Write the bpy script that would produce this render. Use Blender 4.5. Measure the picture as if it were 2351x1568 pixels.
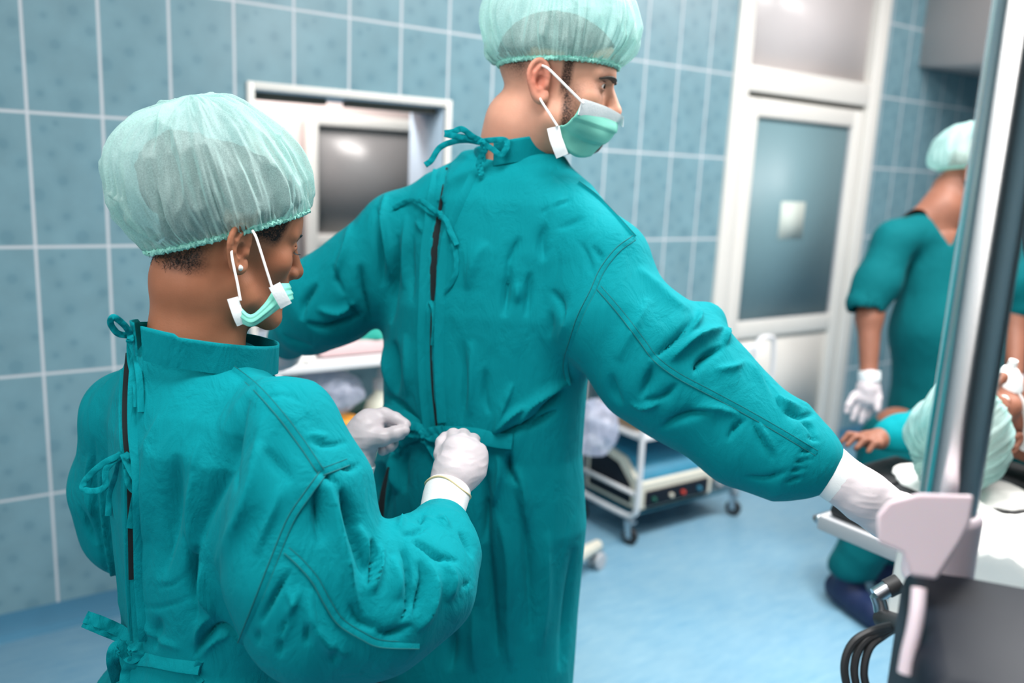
import bpy, bmesh, math, random
import numpy as np
from mathutils import Vector, Matrix
from mathutils.bvhtree import BVHTree

for o in list(bpy.data.objects):
    bpy.data.objects.remove(o)
SC = bpy.context.scene
COL = SC.collection
random.seed(7)

# ------------------------------------------------------------------ camera
YAW, PITCH, ROLL, FPX, EYE = 0.61653897, 0.20002039, 0.04739088, 1970.885, 1.52
_F = np.array([math.sin(YAW)*math.cos(PITCH), math.cos(YAW)*math.cos(PITCH), -math.sin(PITCH)])
_R = np.array([math.cos(YAW), -math.sin(YAW), 0.0]); _U = np.cross(_R, _F)
_c, _s = math.cos(ROLL), math.sin(ROLL)
_R, _U = _c*_R + _s*_U, -_s*_R + _c*_U
CAM = np.array([0.0, 0.0, EYE])
cam = bpy.data.cameras.new('camera')
cam_o = bpy.data.objects.new('camera', cam); COL.objects.link(cam_o)
M = Matrix.Identity(4)
for i in range(3):
    M[i][0], M[i][1], M[i][2], M[i][3] = _R[i], _U[i], -_F[i], CAM[i]
cam_o.matrix_world = M
cam.sensor_width = 36.0
cam.lens = FPX/2351*36
cam.clip_start = 0.05
cam.dof.use_dof = True
cam.dof.focus_distance = 1.22
cam.dof.aperture_fstop = 2.2
SC.camera = cam_o

# ------------------------------------------------------------------ light and exposure
SC.view_settings.view_transform = 'Standard'
SC.view_settings.look = 'None'
SC.view_settings.gamma = 1.0
SC.view_settings.use_curve_mapping = False
SC.view_settings.exposure = 0.0
SC.cycles.use_denoising = True
SC.cycles.max_bounces = 8
world = bpy.data.worlds.new('world'); SC.world = world
world.use_nodes = True
world.node_tree.nodes['Background'].inputs[0].default_value = (0.75, 0.87, 1.0, 1)
world.node_tree.nodes['Background'].inputs[1].default_value = 0.035

def area(name, loc, target, sx, sy, power, color=(1, 1, 1)):
    l = bpy.data.lights.new(name, 'AREA'); l.shape = 'RECTANGLE'; l.size = sx; l.size_y = sy
    l.energy = power; l.color = color
    o = bpy.data.objects.new(name, l); COL.objects.link(o); o.location = loc
    d = Vector(target) - Vector(loc)
    o.rotation_euler = d.to_track_quat('-Z', 'Y').to_euler()
    return o
# daylight from the big window in the left wall, ceiling lamps, an added fill by the door, surgical lamp over the table
area('window_light', (-1.52, 0.5, 1.95), (1.0, 0.75, 0.9), 3.0, 1.3, 56, (1.0, 0.98, 0.95))
area('ceiling_area', (0.35, 0.55, 2.95), (0.35, 0.55, 0), 1.2, 0.6, 46, (1.0, 0.98, 0.96))
area('ceiling_area', (2.3, 1.1, 2.95), (2.4, 1.3, 0), 1.2, 0.6, 85, (1.0, 0.98, 0.96))
area('surgical_lamp_light', (1.9, 0.35, 2.3), (2.1, 0.85, 0.8), 0.45, 0.45, 17, (1.0, 0.97, 0.93))
area('ceiling_area', (4.1, 1.1, 2.95), (4.1, 1.5, 0), 1.2, 0.6, 60, (1.0, 0.98, 0.96))  # added overhead fill that brightens the door; no fitting known there
area('next_room_lamp', (1.6, 3.75, 2.7), (1.7, 3.9, 0), 0.8, 0.4, 45, (1.0, 0.95, 0.92))
# ------------------------------------------------------------------ helpers: pixels, vectors
def ray(x, y): return _F + _R*((x-1175.5)/FPX) - _U*((y-784)/FPX)
def at(x, y, d): return CAM + ray(x, y)*d
def up_at(x, y, d, zref):
    """point on the pixel's ray standing straight below / above the point of depth d at height zref"""
    r = ray(x, y); k = -_F[2]
    return CAM + r*((d+k*(zref-EYE))/(1+k*r[2]))
def wall_pt(x, y, Y=2.9043): r = ray(x, y); return CAM + r*(Y/r[1])
def floor_pt(x, y, z=0.0): r = ray(x, y); return CAM + r*((z-EYE)/r[2])
def project(V):
    P = np.asarray(V) - CAM; d = P@_F
    return 1175.5+FPX*(P@_R)/d, 784-FPX*(P@_U)/d, d
def unit(v): v = np.asarray(v, float); return v/np.linalg.norm(v)
def vnoise(P, seed=0):
    """smooth value noise on points (N,3), range about -1..1"""
    P = np.asarray(P, float); I = np.floor(P).astype(np.int64); Fr = P-I; Fr = Fr*Fr*(3-2*Fr)
    out = 0
    for dx in (0, 1):
        for dy in (0, 1):
            for dz in (0, 1):
                h = ((I[:, 0]+dx)*374761393 + (I[:, 1]+dy)*668265263 + (I[:, 2]+dz)*2147483647 + seed*144665) & 0x7fffffff
                h = (h ^ (h >> 13))*1274126177 & 0x7fffffff
                h = (h ^ (h >> 16)) & 0xffff
                w = (Fr[:, 0] if dx else 1-Fr[:, 0])*(Fr[:, 1] if dy else 1-Fr[:, 1])*(Fr[:, 2] if dz else 1-Fr[:, 2])
                out = out + w*(h/32767.5-1)
    return out

# ------------------------------------------------------------------ helpers: objects
def tag(o, label=None, cat=None, group=None, kind=None):
    if label: o['label'] = label
    if cat: o['category'] = cat
    if group: o['group'] = group
    if kind: o['kind'] = kind
    return o
def thing(name, loc, label, cat, group=None):
    o = bpy.data.objects.new(name, None); COL.objects.link(o); o.location = tuple(loc)
    o.empty_display_size = 0.05
    return tag(o, label, cat, group)
def origin_of(p):
    v = Vector((0, 0, 0))
    while p is not None: v = v + p.location; p = p.parent
    return np.array(v)
def link_mesh(name, me, mat, parent=None, smooth=True):
    o = bpy.data.objects.new(name, me); COL.objects.link(o)
    if mat is not None:
        for m in (mat if isinstance(mat, (list, tuple)) else [mat]): me.materials.append(m)
    if smooth: me.polygons.foreach_set('use_smooth', np.ones(len(me.polygons), bool))
    if parent is not None: o.parent = parent
    return o
def mesh_obj(name, V, Fc, mat, parent=None, smooth=True, loc=None):
    """numpy world verts (N,3), quads/tris -> object; world coords kept whatever the parent's place"""
    V = np.asarray(V, float)
    off = origin_of(parent) if parent is not None else (np.asarray(loc) if loc is not None else np.zeros(3))
    me = bpy.data.meshes.new(name)
    Vl = V-off
    if isinstance(Fc, np.ndarray):
        k = Fc.shape[1]
        me.vertices.add(len(Vl)); me.vertices.foreach_set('co', Vl.astype(np.float32).ravel())
        me.loops.add(len(Fc)*k); me.loops.foreach_set('vertex_index', Fc.astype(np.int32).ravel())
        me.polygons.add(len(Fc)); me.polygons.foreach_set('loop_start', np.arange(0, len(Fc)*k, k, dtype=np.int32))
        me.update(calc_edges=True); me.validate()
    else:
        me.from_pydata([tuple(v) for v in Vl], [], [tuple(int(i) for i in f) for f in Fc]); me.update()
    o = link_mesh(name, me, mat, parent, smooth)
    if parent is None and loc is not None: o.location = tuple(loc)
    return o

class MB:
    """collects boxes, tubes, lathes and grids into one mesh"""
    def __init__(s): s.bm = bmesh.new()
    def box(s, lo, hi, bev=0.0, rot=None, piv=None, seg=2):
        lo, hi = Vector(lo), Vector(hi)
        r = bmesh.ops.create_cube(s.bm, size=1.0); vs = r['verts']
        c, d = (lo+hi)/2, hi-lo
        for v in vs: v.co = Vector((v.co.x*d.x, v.co.y*d.y, v.co.z*d.z))
        if bev > 0:
            es = list({e for v in vs for e in v.link_edges})
            r = bmesh.ops.bevel(s.bm, geom=es, offset=min(bev, 0.49*min(d)), segments=seg, affect='EDGES', profile=0.5)
            vs = list({v for f in r['faces'] for v in f.verts} | {v for v in vs if v.is_valid})
            seen, st = set(vs), list(vs)
            while st:
                v = st.pop()
                for e in v.link_edges:
                    w = e.other_vert(v)
                    if w not in seen: seen.add(w); st.append(w)
            vs = list(seen)
        for v in vs: v.co = v.co + c
        if rot is not None:
            p = Vector(piv) if piv is not None else c
            for v in vs: v.co = rot @ (v.co-p) + p
        return s
    def tube(s, pts, r, n=10, closed=False, caps=True, flat=1.0, up=None):
        pts = [np.asarray(p, float) for p in pts]; m = len(pts)
        rr = r if isinstance(r, (list, tuple, np.ndarray)) else [r]*m
        rings = []; prev = None
        for i in range(m):
            a = pts[(i-1) % m] if (closed or i > 0) else pts[i]
            b = pts[(i+1) % m] if (closed or i < m-1) else pts[i]
            t = unit(b-a) if np.linalg.norm(b-a) > 1e-9 else np.array([0, 0, 1.0])
            if prev is None:
                u0 = np.asarray(up, float) if up is not None else (np.array([0, 0, 1.0]) if abs(t[2]) < 0.9 else np.array([1.0, 0, 0]))
            else: u0 = prev
            u = u0-t*(u0@t); u = unit(u); prev = u; w = np.cross(t, u)
            rings.append([s.bm.verts.new(tuple(pts[i]+rr[i]*(math.cos(2*math.pi*k/n)*w+flat*math.sin(2*math.pi*k/n)*u))) for k in range(n)])
        for i in range(m if closed else m-1):
            A, B = rings[i], rings[(i+1) % m]
            for k in range(n): s.bm.faces.new((A[k], A[(k+1) % n], B[(k+1) % n], B[k]))
        if caps and not closed:
            s.bm.faces.new(rings[0][::-1]); s.bm.faces.new(rings[-1])
        return s
    def lathe(s, prof, c=(0, 0, 0), axis=(0, 0, 1), n=24):
        ax = unit(axis); u = np.array([1.0, 0, 0]) if abs(ax[0]) < 0.9 else np.array([0, 1.0, 0])
        u = unit(u-ax*(u@ax)); w = np.cross(ax, u); c = np.asarray(c, float)
        rings = [[s.bm.verts.new(tuple(c+ax*z+max(r, 1e-5)*(math.cos(2*math.pi*k/n)*u+math.sin(2*math.pi*k/n)*w))) for k in range(n)] for r, z in prof]
        for A, B in zip(rings, rings[1:]):
            for k in range(n): s.bm.faces.new((A[k], A[(k+1) % n], B[(k+1) % n], B[k]))
        s.bm.faces.new(rings[0][::-1]); s.bm.faces.new(rings[-1])
        return s
    def prism(s, poly, h):
        """poly: list of 3-D points, h: extrusion vector"""
        A = [s.bm.verts.new(tuple(p)) for p in poly]; B = [s.bm.verts.new(tuple(np.asarray(p)+np.asarray(h))) for p in poly]
        n = len(A); s.bm.faces.new(A[::-1]); s.bm.faces.new(B)
        for k in range(n): s.bm.faces.new((A[k], A[(k+1) % n], B[(k+1) % n], B[k]))
        return s
    def build(s, name, mat, parent=None, loc=None, angle=35):
        off = origin_of(parent) if parent is not None else (np.asarray(loc, float) if loc is not None else np.zeros(3))
        bmesh.ops.recalc_face_normals(s.bm, faces=s.bm.faces[:])
        for v in s.bm.verts: v.co = v.co-Vector(off)
        for e in s.bm.edges:
            if len(e.link_faces) == 2 and e.calc_face_angle(0) > math.radians(angle): e.smooth = False
        me = bpy.data.meshes.new(name); s.bm.to_mesh(me); s.bm.free()
        o = link_mesh(name, me, mat, parent)
        if parent is None and loc is not None: o.location = tuple(loc)
        return o

def spline(pts, n=8, closed=False):
    """Catmull-Rom through pts, n samples per span"""
    P = [np.asarray(p, float) for p in pts]; m = len(P); out = []
    for i in range(m if closed else m-1):
        a, b = P[i], P[(i+1) % m]
        p0 = P[(i-1) % m] if (closed or i > 0) else 2*a-b
        p3 = P[(i+2) % m] if (closed or i < m-2) else 2*b-a
        for k in range(n):
            t = k/n
            out.append(0.5*((2*a)+(b-p0)*t+(2*p0-5*a+4*b-p3)*t*t+(3*a-p0-3*b+p3)*t**3))
    if not closed: out.append(P[-1])
    return out
def copy_tree(o, parent=None):
    c = o.copy(); COL.objects.link(c)
    if parent is not None: c.parent = parent
    for ch in [x for x in bpy.data.objects if x.parent == o]: copy_tree(ch, c)
    return c

# ------------------------------------------------------------------ helpers: signed distance modelling
def smin(a, b, k):
    h = np.clip(0.5+0.5*(b-a)/k, 0, 1); return b*(1-h)+a*h-k*h*(1-h)
def smax(a, b, k): return -smin(-a, -b, k)
def sd_sphere(P, c, r): return np.linalg.norm(P-np.asarray(c), axis=1)-r
def sd_ell(P, c, r, Rm=None):
    Q = P-np.asarray(c)
    if Rm is not None: Q = Q@Rm
    r = np.asarray(r, float); k0 = np.linalg.norm(Q/r, axis=1); k1 = np.linalg.norm(Q/(r*r), axis=1)
    return k0*(k0-1)/np.maximum(k1, 1e-9)
def sd_cone(P, a, b, ra, rb):
    a = np.asarray(a, float); b = np.asarray(b, float); ab = b-a
    t = np.clip((P-a)@ab/max(ab@ab, 1e-12), 0, 1)
    return np.linalg.norm(P-a-t[:, None]*ab, axis=1)-(ra+(rb-ra)*t)
def sd_chain(P, pts, k=0.01):
    """pts: (x,y,z,r)... rounded cones blended"""
    d = None
    for a, b in zip(pts, pts[1:]):
        e = sd_cone(P, a[:3], b[:3], a[3], b[3]); d = e if d is None else smin(d, e, k)
    return d
def sd_loft(P, S):
    """S rows: z, cx, cy, a (half width along right), b (half depth), heading; elliptical stack"""
    S = np.asarray(S, float); z = np.clip(P[:, 2], S[0, 0], S[-1, 0])
    g = [np.interp(z, S[:, 0], S[:, i]) for i in range(1, 6)]
    dx, dy = P[:, 0]-g[0], P[:, 1]-g[1]
    ch, sh = np.cos(g[4]), np.sin(g[4])
    u = dx*ch-dy*sh; v = dx*sh+dy*ch
    k0 = np.sqrt((u/g[2])**2+(v/g[3])**2); k1 = np.sqrt((u/g[2]**2)**2+(v/g[3]**2)**2)
    d = k0*(k0-1)/np.maximum(k1, 1e-6)
    d = np.maximum(d, -np.minimum(g[2], g[3]))
    dz = np.abs(P[:, 2]-z)
    return np.where(dz > 0, np.maximum(d, dz), d)

def surface_nets(f, lo, hi, h, block=8, safe=1.5):
    lo = np.asarray(lo, float); n = np.maximum(((np.asarray(hi)-lo)/h).astype(int)+1, 2)
    nb = (n+block-1)//block; n = nb*block
    bc = np.stack(np.meshgrid(*[np.arange(k) for k in nb], indexing='ij'), -1).reshape(-1, 3)
    ctr = lo+(bc*block+(block-1)/2)*h
    d = f(ctr)
    G = np.repeat(np.repeat(np.repeat(np.where(d > 0, 1e3, -1e3).astype(np.float32).reshape(nb), block, 0), block, 1), block, 2)
    act = bc[np.abs(d) < safe*0.5*math.sqrt(3)*block*h]
    loc = np.stack(np.meshgrid(*[np.arange(block)]*3, indexing='ij'), -1).reshape(-1, 3)
    for s in range(0, len(act), 2000):
        I = (act[s:s+2000, None]*block+loc[None]).reshape(-1, 3)
        G[I[:, 0], I[:, 1], I[:, 2]] = f(lo+I*h)
    S = G < 0
    A = S[:-1, :-1, :-1]; mix = np.zeros(A.shape, bool)
    for dx in (0, 1):
        for dy in (0, 1):
            for dz in (0, 1):
                mix |= S[dx:S.shape[0]-1+dx, dy:S.shape[1]-1+dy, dz:S.shape[2]-1+dz] != A
    C = np.argwhere(mix); idx = -np.ones(A.shape, np.int64); idx[C[:, 0], C[:, 1], C[:, 2]] = np.arange(len(C))
    corner = np.array([[i, j, k] for i in (0, 1) for j in (0, 1) for k in (0, 1)])
    val = np.stack([G[C[:, 0]+c[0], C[:, 1]+c[1], C[:, 2]+c[2]] for c in corner], 1)
    acc = np.zeros((len(C), 3)); cnt = np.zeros(len(C))
    for i in range(8):
        for j in range(i+1, 8):
            if np.abs(corner[i]-corner[j]).sum() != 1: continue
            m = (val[:, i] < 0) != (val[:, j] < 0)
            t = val[m, i]/(val[m, i]-val[m, j])
            acc[m] += corner[i]+t[:, None]*(corner[j]-corner[i]); cnt[m] += 1
    V = lo+(C+acc/cnt[:, None])*h
    quads = []
    for ax in range(3):
        o = [0, 1, 2]; o.remove(ax); b1, b2 = o
        sl0 = [slice(1, -1)]*3; sl1 = [slice(1, -1)]*3
        sl0[ax] = slice(0, -1); sl1[ax] = slice(1, None)
        s0, s1 = S[tuple(sl0)], S[tuple(sl1)]
        E = np.argwhere(s0 != s1); neg = s0[E[:, 0], E[:, 1], E[:, 2]]
        for k in (b1, b2): E[:, k] += 1
        def cell(d1, d2):
            Q = E.copy(); Q[:, b1] -= d1; Q[:, b2] -= d2
            return idx[Q[:, 0], Q[:, 1], Q[:, 2]]
        q = np.stack([cell(1, 1), cell(0, 1), cell(0, 0), cell(1, 0)], 1)
        flip = neg if ax != 1 else ~neg
        q[~flip] = q[~flip][:, ::-1]
        quads.append(q[(q >= 0).all(1)])
    return V, np.concatenate(quads)
def normals(V, Fq):
    a = V[Fq[:, 2]]-V[Fq[:, 0]]; b = V[Fq[:, 3]]-V[Fq[:, 1]]
    fn = np.cross(a, b); N = np.zeros_like(V)
    for k in range(4):
        for c in range(3): N[:, c] += np.bincount(Fq[:, k], fn[:, c], len(V))
    return N/np.maximum(np.linalg.norm(N, axis=1), 1e-12)[:, None]
def smooth_mesh(V, Fq, it=2, w=0.5):
    E = np.concatenate([Fq[:, [i, (i+1) % 4]] for i in range(4)])
    deg = np.maximum(np.bincount(E[:, 0], minlength=len(V))+np.bincount(E[:, 1], minlength=len(V)), 1)
    for _ in range(it):
        A = np.stack([np.bincount(E[:, 0], V[E[:, 1], c], len(V))+np.bincount(E[:, 1], V[E[:, 0], c], len(V)) for c in range(3)], 1)
        V = V+w*(A/deg[:, None]-V)
    return V
def folds(V, Fq, strokes, gain=1.0, dirs=None, sharp=1.0, dmin=0.0, dmax=99):
    """cloth folds: each stroke = (points in photo pixels, width px, height m[, skew]) pushes the facing surface
    along its normal; negative height = valley. skew makes one side steep."""
    N = normals(V, Fq)
    x, y, d = project(V)
    view = unit_rows(V-CAM)
    face = np.clip(-(N*view).sum(1)*4, 0, 1)
    face[(d < dmin) | (d > dmax)] = 0
    disp = np.zeros(len(V)); P2 = np.stack([x, y], 1)
    for st in strokes:
        pts, w, amp = st[0], st[1], st[2]*gain; skew = st[3] if len(st) > 3 else 0.0
        pts = np.array(spline([np.array(p, float) for p in pts], 5)) if len(pts) > 2 else np.array(pts, float)
        lo, hi = pts.min(0)-3.2*w, pts.max(0)+3.2*w
        m = np.where((face > 0) & (x > lo[0]) & (x < hi[0]) & (y > lo[1]) & (y < hi[1]))[0]
        if len(m) == 0: continue
        Q = P2[m]; best = np.full(len(m), 1e9); sgn = np.zeros(len(m)); tt = np.zeros(len(m))
        L = np.concatenate([[0], np.cumsum(np.linalg.norm(np.diff(pts, axis=0), axis=1))])
        for i in range(len(pts)-1):
            a, ab = pts[i], pts[i+1]-pts[i]
            l2 = max(ab@ab, 1e-9); t = np.clip((Q-a)@ab/l2, 0, 1)
            r = Q-a-t[:, None]*ab; dist = np.hypot(r[:, 0], r[:, 1])
            k = dist < best
            best[k] = dist[k]; sgn[k] = np.sign(ab[0]*r[k, 1]-ab[1]*r[k, 0]); tt[k] = (L[i]+t[k]*math.sqrt(l2))/L[-1]
        taper = np.sin(np.pi*np.clip(tt, 0, 1))**0.8
        ww = w*(1+skew*sgn)*(0.6+0.4*taper)
        rr = best/np.maximum(ww*sharp, 0.5)
        disp[m] += amp*taper*(np.exp(-1.7*(np.sqrt(rr*rr+.05)-.2236)) if sharp < 1 else np.exp(-rr*rr))
    return V+(N if dirs is None else dirs)*(disp*face)[:, None]
def unit_rows(A): return A/np.maximum(np.linalg.norm(A, axis=1), 1e-12)[:, None]
# ------------------------------------------------------------------ materials
def newmat(name):
    m = bpy.data.materials.new(name); m.use_nodes = True
    nt = m.node_tree; nt.nodes.clear()
    out = nt.nodes.new('ShaderNodeOutputMaterial'); b = nt.nodes.new('ShaderNodeBsdfPrincipled')
    nt.links.new(b.outputs[0], out.inputs[0])
    return m, nt, b, out
def nd(nt, t, ins=None, **kw):
    n = nt.nodes.new(t)
    for k, v in kw.items(): setattr(n, k, v)
    for k, v in (ins or {}).items():
        if hasattr(v, 'is_linked') or isinstance(v, bpy.types.NodeSocket): nt.links.new(v, n.inputs[k])
        else: n.inputs[k].default_value = v
    return n
def mth(nt, op, a, b=None, c=None, clamp=False):
    n = nt.nodes.new('ShaderNodeMath'); n.operation = op; n.use_clamp = clamp
    for i, v in enumerate((a, b, c)):
        if v is None: continue
        if isinstance(v, bpy.types.NodeSocket): nt.links.new(v, n.inputs[i])
        else: n.inputs[i].default_value = v
    return n.outputs[0]
def mixc(nt, f, a, b):
    n = nt.nodes.new('ShaderNodeMix'); n.data_type = 'RGBA'
    for s, v in ((n.inputs[0], f), (n.inputs[6], a), (n.inputs[7], b)):
        if isinstance(v, bpy.types.NodeSocket): nt.links.new(v, s)
        else: s.default_value = v if not isinstance(v, tuple) else ((*v, 1) if len(v) == 3 else v)
    return n.outputs[2]
def srgb(r, g, b): return tuple(((c/255)/12.92 if c/255 <= 0.04045 else ((c/255+0.055)/1.055)**2.4) for c in (r, g, b))
def mat(name, col, rough=0.5, metal=0.0, spec=0.5, var=0.0, vscale=8.0, bump=0.0, bscale=60.0, bdist=0.002, sheen=0.0, coat=0.0, stretch=(1, 1, 1), sss=0.0):
    m, nt, b, out = newmat(name)
    b.inputs['Roughness'].default_value = rough; b.inputs['Metallic'].default_value = metal
    b.inputs['Specular IOR Level'].default_value = spec
    b.inputs['Sheen Weight'].default_value = sheen; b.inputs['Coat Weight'].default_value = coat
    b.inputs['Base Color'].default_value = (*col, 1)
    if sss: 
        b.inputs['Subsurface Weight'].default_value = sss
        b.inputs['Subsurface Radius'].default_value = (0.9, 0.35, 0.2); b.inputs['Subsurface Scale'].default_value = 0.008
    if var or bump:
        tc = nd(nt, 'ShaderNodeTexCoord'); mp = nd(nt, 'ShaderNodeMapping', {0: tc.outputs['Object'], 'Scale': stretch})
    if var:
        n = nd(nt, 'ShaderNodeTexNoise', {0: mp.outputs[0], 'Scale': vscale, 'Detail': 4.0})
        f = mth(nt, 'MULTIPLY_ADD', n.outputs[0], 2.0, -0.5, True)
        dk = tuple(c*(1-var) for c in col); lt = tuple(min(1, c*(1+var*0.6)) for c in col)
        nt.links.new(mixc(nt, f, dk, lt), b.inputs['Base Color'])
    if bump:
        n2 = nd(nt, 'ShaderNodeTexNoise', {0: mp.outputs[0], 'Scale': bscale, 'Detail': 3.0})
        bn = nd(nt, 'ShaderNodeBump', {'Strength': bump, 'Distance': bdist, 'Height': n2.outputs[0]})
        nt.links.new(bn.outputs[0], b.inputs['Normal'])
    return m

def tile_material(u_ax, u0, dots=True):
    """glossy blue grey wall tile 20 x 39 cm with dot pattern and pale grout; u_ax 0 = along X, 1 = along Y"""
    m, nt, b, out = newmat('wall_tile')
    tc = nd(nt, 'ShaderNodeTexCoord'); sp = nd(nt, 'ShaderNodeSeparateXYZ', {0: tc.outputs['Object']})
    U = mth(nt, 'FRACT', mth(nt, 'DIVIDE', mth(nt, 'SUBTRACT', sp.outputs[u_ax], u0), 0.2))
    V = mth(nt, 'FRACT', mth(nt, 'DIVIDE', mth(nt, 'SUBTRACT', 2.0001, sp.outputs[2]), 0.38896))
    gu = mth(nt, 'MULTIPLY', mth(nt, 'MINIMUM', U, mth(nt, 'SUBTRACT', 1.0, U)), 0.2)
    gv = mth(nt, 'MULTIPLY', mth(nt, 'MINIMUM', V, mth(nt, 'SUBTRACT', 1.0, V)), 0.38896)
    g = mth(nt, 'MINIMUM', gu, gv)
    grout = mth(nt, 'SUBTRACT', 1.0, mth(nt, 'DIVIDE', mth(nt, 'SUBTRACT', g, 0.0034), 0.0014, clamp=True), clamp=True)
    base = srgb(118, 152, 163)
    nz = nd(nt, 'ShaderNodeTexNoise', {0: tc.outputs['Object'], 'Scale': 9.0, 'Detail': 5.0, 'Roughness': 0.6})
    nf = mth(nt, 'MULTIPLY_ADD', nz.outputs[0], 2.2, -0.6, True)
    col = mixc(nt, nf, tuple(c*0.90 for c in base), tuple(c*1.07 for c in base))
    if dots:
        cv = nd(nt, 'ShaderNodeCombineXYZ', {0: mth(nt, 'MULTIPLY', U, 0.2), 1: mth(nt, 'MULTIPLY', V, 0.38896)})
        tot = None
        for (u, v, r) in ((.667, .24, .018), (.283, .298, .011), (.885, .376, .0165), (.415, .497, .0175), (.44, .767, .013), (.182, .859, .0115), (.64, .926, .024), (.07, .605, .025), (1.07, .605, .025), (.19, .116, .013), (.92, .70, .012), (.36, .07, .008)):
            ds = nd(nt, 'ShaderNodeVectorMath', {0: cv.outputs[0], 1: (u*0.2, v*0.38896, 0)}, operation='DISTANCE')
            d = ds.outputs['Value']
            core = mth(nt, 'MULTIPLY', mth(nt, 'SUBTRACT', 1.0, mth(nt, 'DIVIDE', mth(nt, 'SUBTRACT', d, r*0.65), r*0.45, clamp=True)), 0.8)
            halo = mth(nt, 'MULTIPLY', mth(nt, 'SUBTRACT', 1.0, mth(nt, 'DIVIDE', d, r*2.4, clamp=True)), 0.42)
            t = mth(nt, 'MAXIMUM', core, halo)
            tot = t if tot is None else mth(nt, 'MAXIMUM', tot, t)
        col = mixc(nt, mth(nt, 'MULTIPLY', tot, 0.45), col, srgb(74, 116, 132))
    col = mixc(nt, grout, col, srgb(196, 200, 205))
    nt.links.new(col, b.inputs['Base Color'])
    rg = mth(nt, 'MULTIPLY_ADD', grout, 0.4, 0.30); nt.links.new(rg, b.inputs['Roughness'])
    bn = nd(nt, 'ShaderNodeBump', {'Strength': 0.5, 'Distance': 0.0015, 'Height': mth(nt, 'SUBTRACT', 1.0, grout)})
    nt.links.new(bn.outputs[0], b.inputs['Normal'])
    return m

def floor_material():
    m, nt, b, out = newmat('floor_vinyl')
    tc = nd(nt, 'ShaderNodeTexCoord')
    mp = nd(nt, 'ShaderNodeMapping', {0: tc.outputs['Object'], 'Rotation': (0, 0, 0.15), 'Scale': (1.0, 4.0, 1.0)})
    n = nd(nt, 'ShaderNodeTexNoise', {0: mp.outputs[0], 'Scale': 9.0, 'Detail': 8.0, 'Roughness': 0.75})
    n2 = nd(nt, 'ShaderNodeTexNoise', {0: tc.outputs['Object'], 'Scale': 3.0, 'Detail': 4.0})
    f = mth(nt, 'MULTIPLY_ADD', n.outputs[0], 2.4, -0.7, True)
    c = mixc(nt, f, srgb(112, 166, 198), srgb(150, 192, 212))
    c = mixc(nt, mth(nt, 'MULTIPLY', mth(nt, 'MULTIPLY_ADD', n2.outputs[0], 2.5, -0.9, True), 0.30), c, srgb(160, 192, 205))
    nt.links.new(c, b.inputs['Base Color']); b.inputs['Roughness'].default_value = 0.42
    return m

def gown_material(name, col, wr=1.0):
    m, nt, b, out = newmat(name)
    tc = nd(nt, 'ShaderNodeTexCoord')
    n1 = nd(nt, 'ShaderNodeTexNoise', {0: tc.outputs['Object'], 'Scale': 5.0, 'Detail': 5.0, 'Roughness': 0.6})
    mp = nd(nt, 'ShaderNodeMapping', {0: tc.outputs['Object'], 'Rotation': (0.3, 0.2, 0.5), 'Scale': (1.0, 1.0, 0.45)})
    n2 = nd(nt, 'ShaderNodeTexNoise', {0: mp.outputs[0], 'Scale': 26.0, 'Detail': 4.0, 'Roughness': 0.55, 'Distortion': 0.6})
    wv = nd(nt, 'ShaderNodeTexNoise', {0: tc.outputs['Object'], 'Scale': 900.0, 'Detail': 1.0})
    f = mth(nt, 'MULTIPLY_ADD', n1.outputs[0], 2.0, -0.5, True)
    nt.links.new(mixc(nt, f, tuple(c*0.93 for c in col), tuple(c*1.06 for c in col)), b.inputs['Base Color'])
    h = mth(nt, 'ADD', mth(nt, 'MULTIPLY', n2.outputs[0], 1.0*wr), mth(nt, 'MULTIPLY', wv.outputs[0], 0.05))
    bn = nd(nt, 'ShaderNodeBump', {'Strength': 0.75, 'Distance': 0.010, 'Height': h})
    nt.links.new(bn.outputs[0], b.inputs['Normal'])
    b.inputs['Roughness'].default_value = 0.8; b.inputs['Specular IOR Level'].default_value = 0.08
    b.inputs['Sheen Weight'].default_value = 0.03; b.inputs['Sheen Roughness'].default_value = 0.4
    b.inputs['Sheen Tint'].default_value = (0.5, 0.95, 1.0, 1)
    return m

def skin_material(name, col, beard=(0.05, 0.03, 0.02), red=(0.55, 0.12, 0.07)):
    """'tone' attribute: r = stubble / hair shade, g = ruddier skin"""
    m, nt, b, out = newmat(name)
    tc = nd(nt, 'ShaderNodeTexCoord')
    at_ = nd(nt, 'ShaderNodeAttribute', attribute_name='tone')
    sp = nd(nt, 'ShaderNodeSeparateColor', {0: at_.outputs['Color']})
    n1 = nd(nt, 'ShaderNodeTexNoise', {0: tc.outputs['Object'], 'Scale': 22.0, 'Detail': 5.0})
    n2 = nd(nt, 'ShaderNodeTexNoise', {0: tc.outputs['Object'], 'Scale': 420.0, 'Detail': 3.0})
    f = mth(nt, 'MULTIPLY_ADD', n1.outputs[0], 2.0, -0.5, True)
    c = mixc(nt, f, tuple(x*0.88 for x in col), tuple(min(1, x*1.08) for x in col))
    c = mixc(nt, sp.outputs[1], c, red)
    g = mth(nt, 'MULTIPLY', sp.outputs[0], mth(nt, 'MULTIPLY_ADD', n2.outputs[0], 1.6, 0.15), clamp=True)
    c = mixc(nt, g, c, beard)
    nt.links.new(c, b.inputs['Base Color'])
    bn = nd(nt, 'ShaderNodeBump', {'Strength': 0.25, 'Distance': 0.0008, 'Height': n2.outputs[0]})
    nt.links.new(bn.outputs[0], b.inputs['Normal'])
    b.inputs['Roughness'].default_value = 0.5; b.inputs['Specular IOR Level'].default_value = 0.25
    b.inputs['Subsurface Weight'].default_value = 0.12; b.inputs['Subsurface Radius'].default_value = (1.0, 0.35, 0.2)
    b.inputs['Subsurface Scale'].default_value = 0.006
    return m

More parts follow.
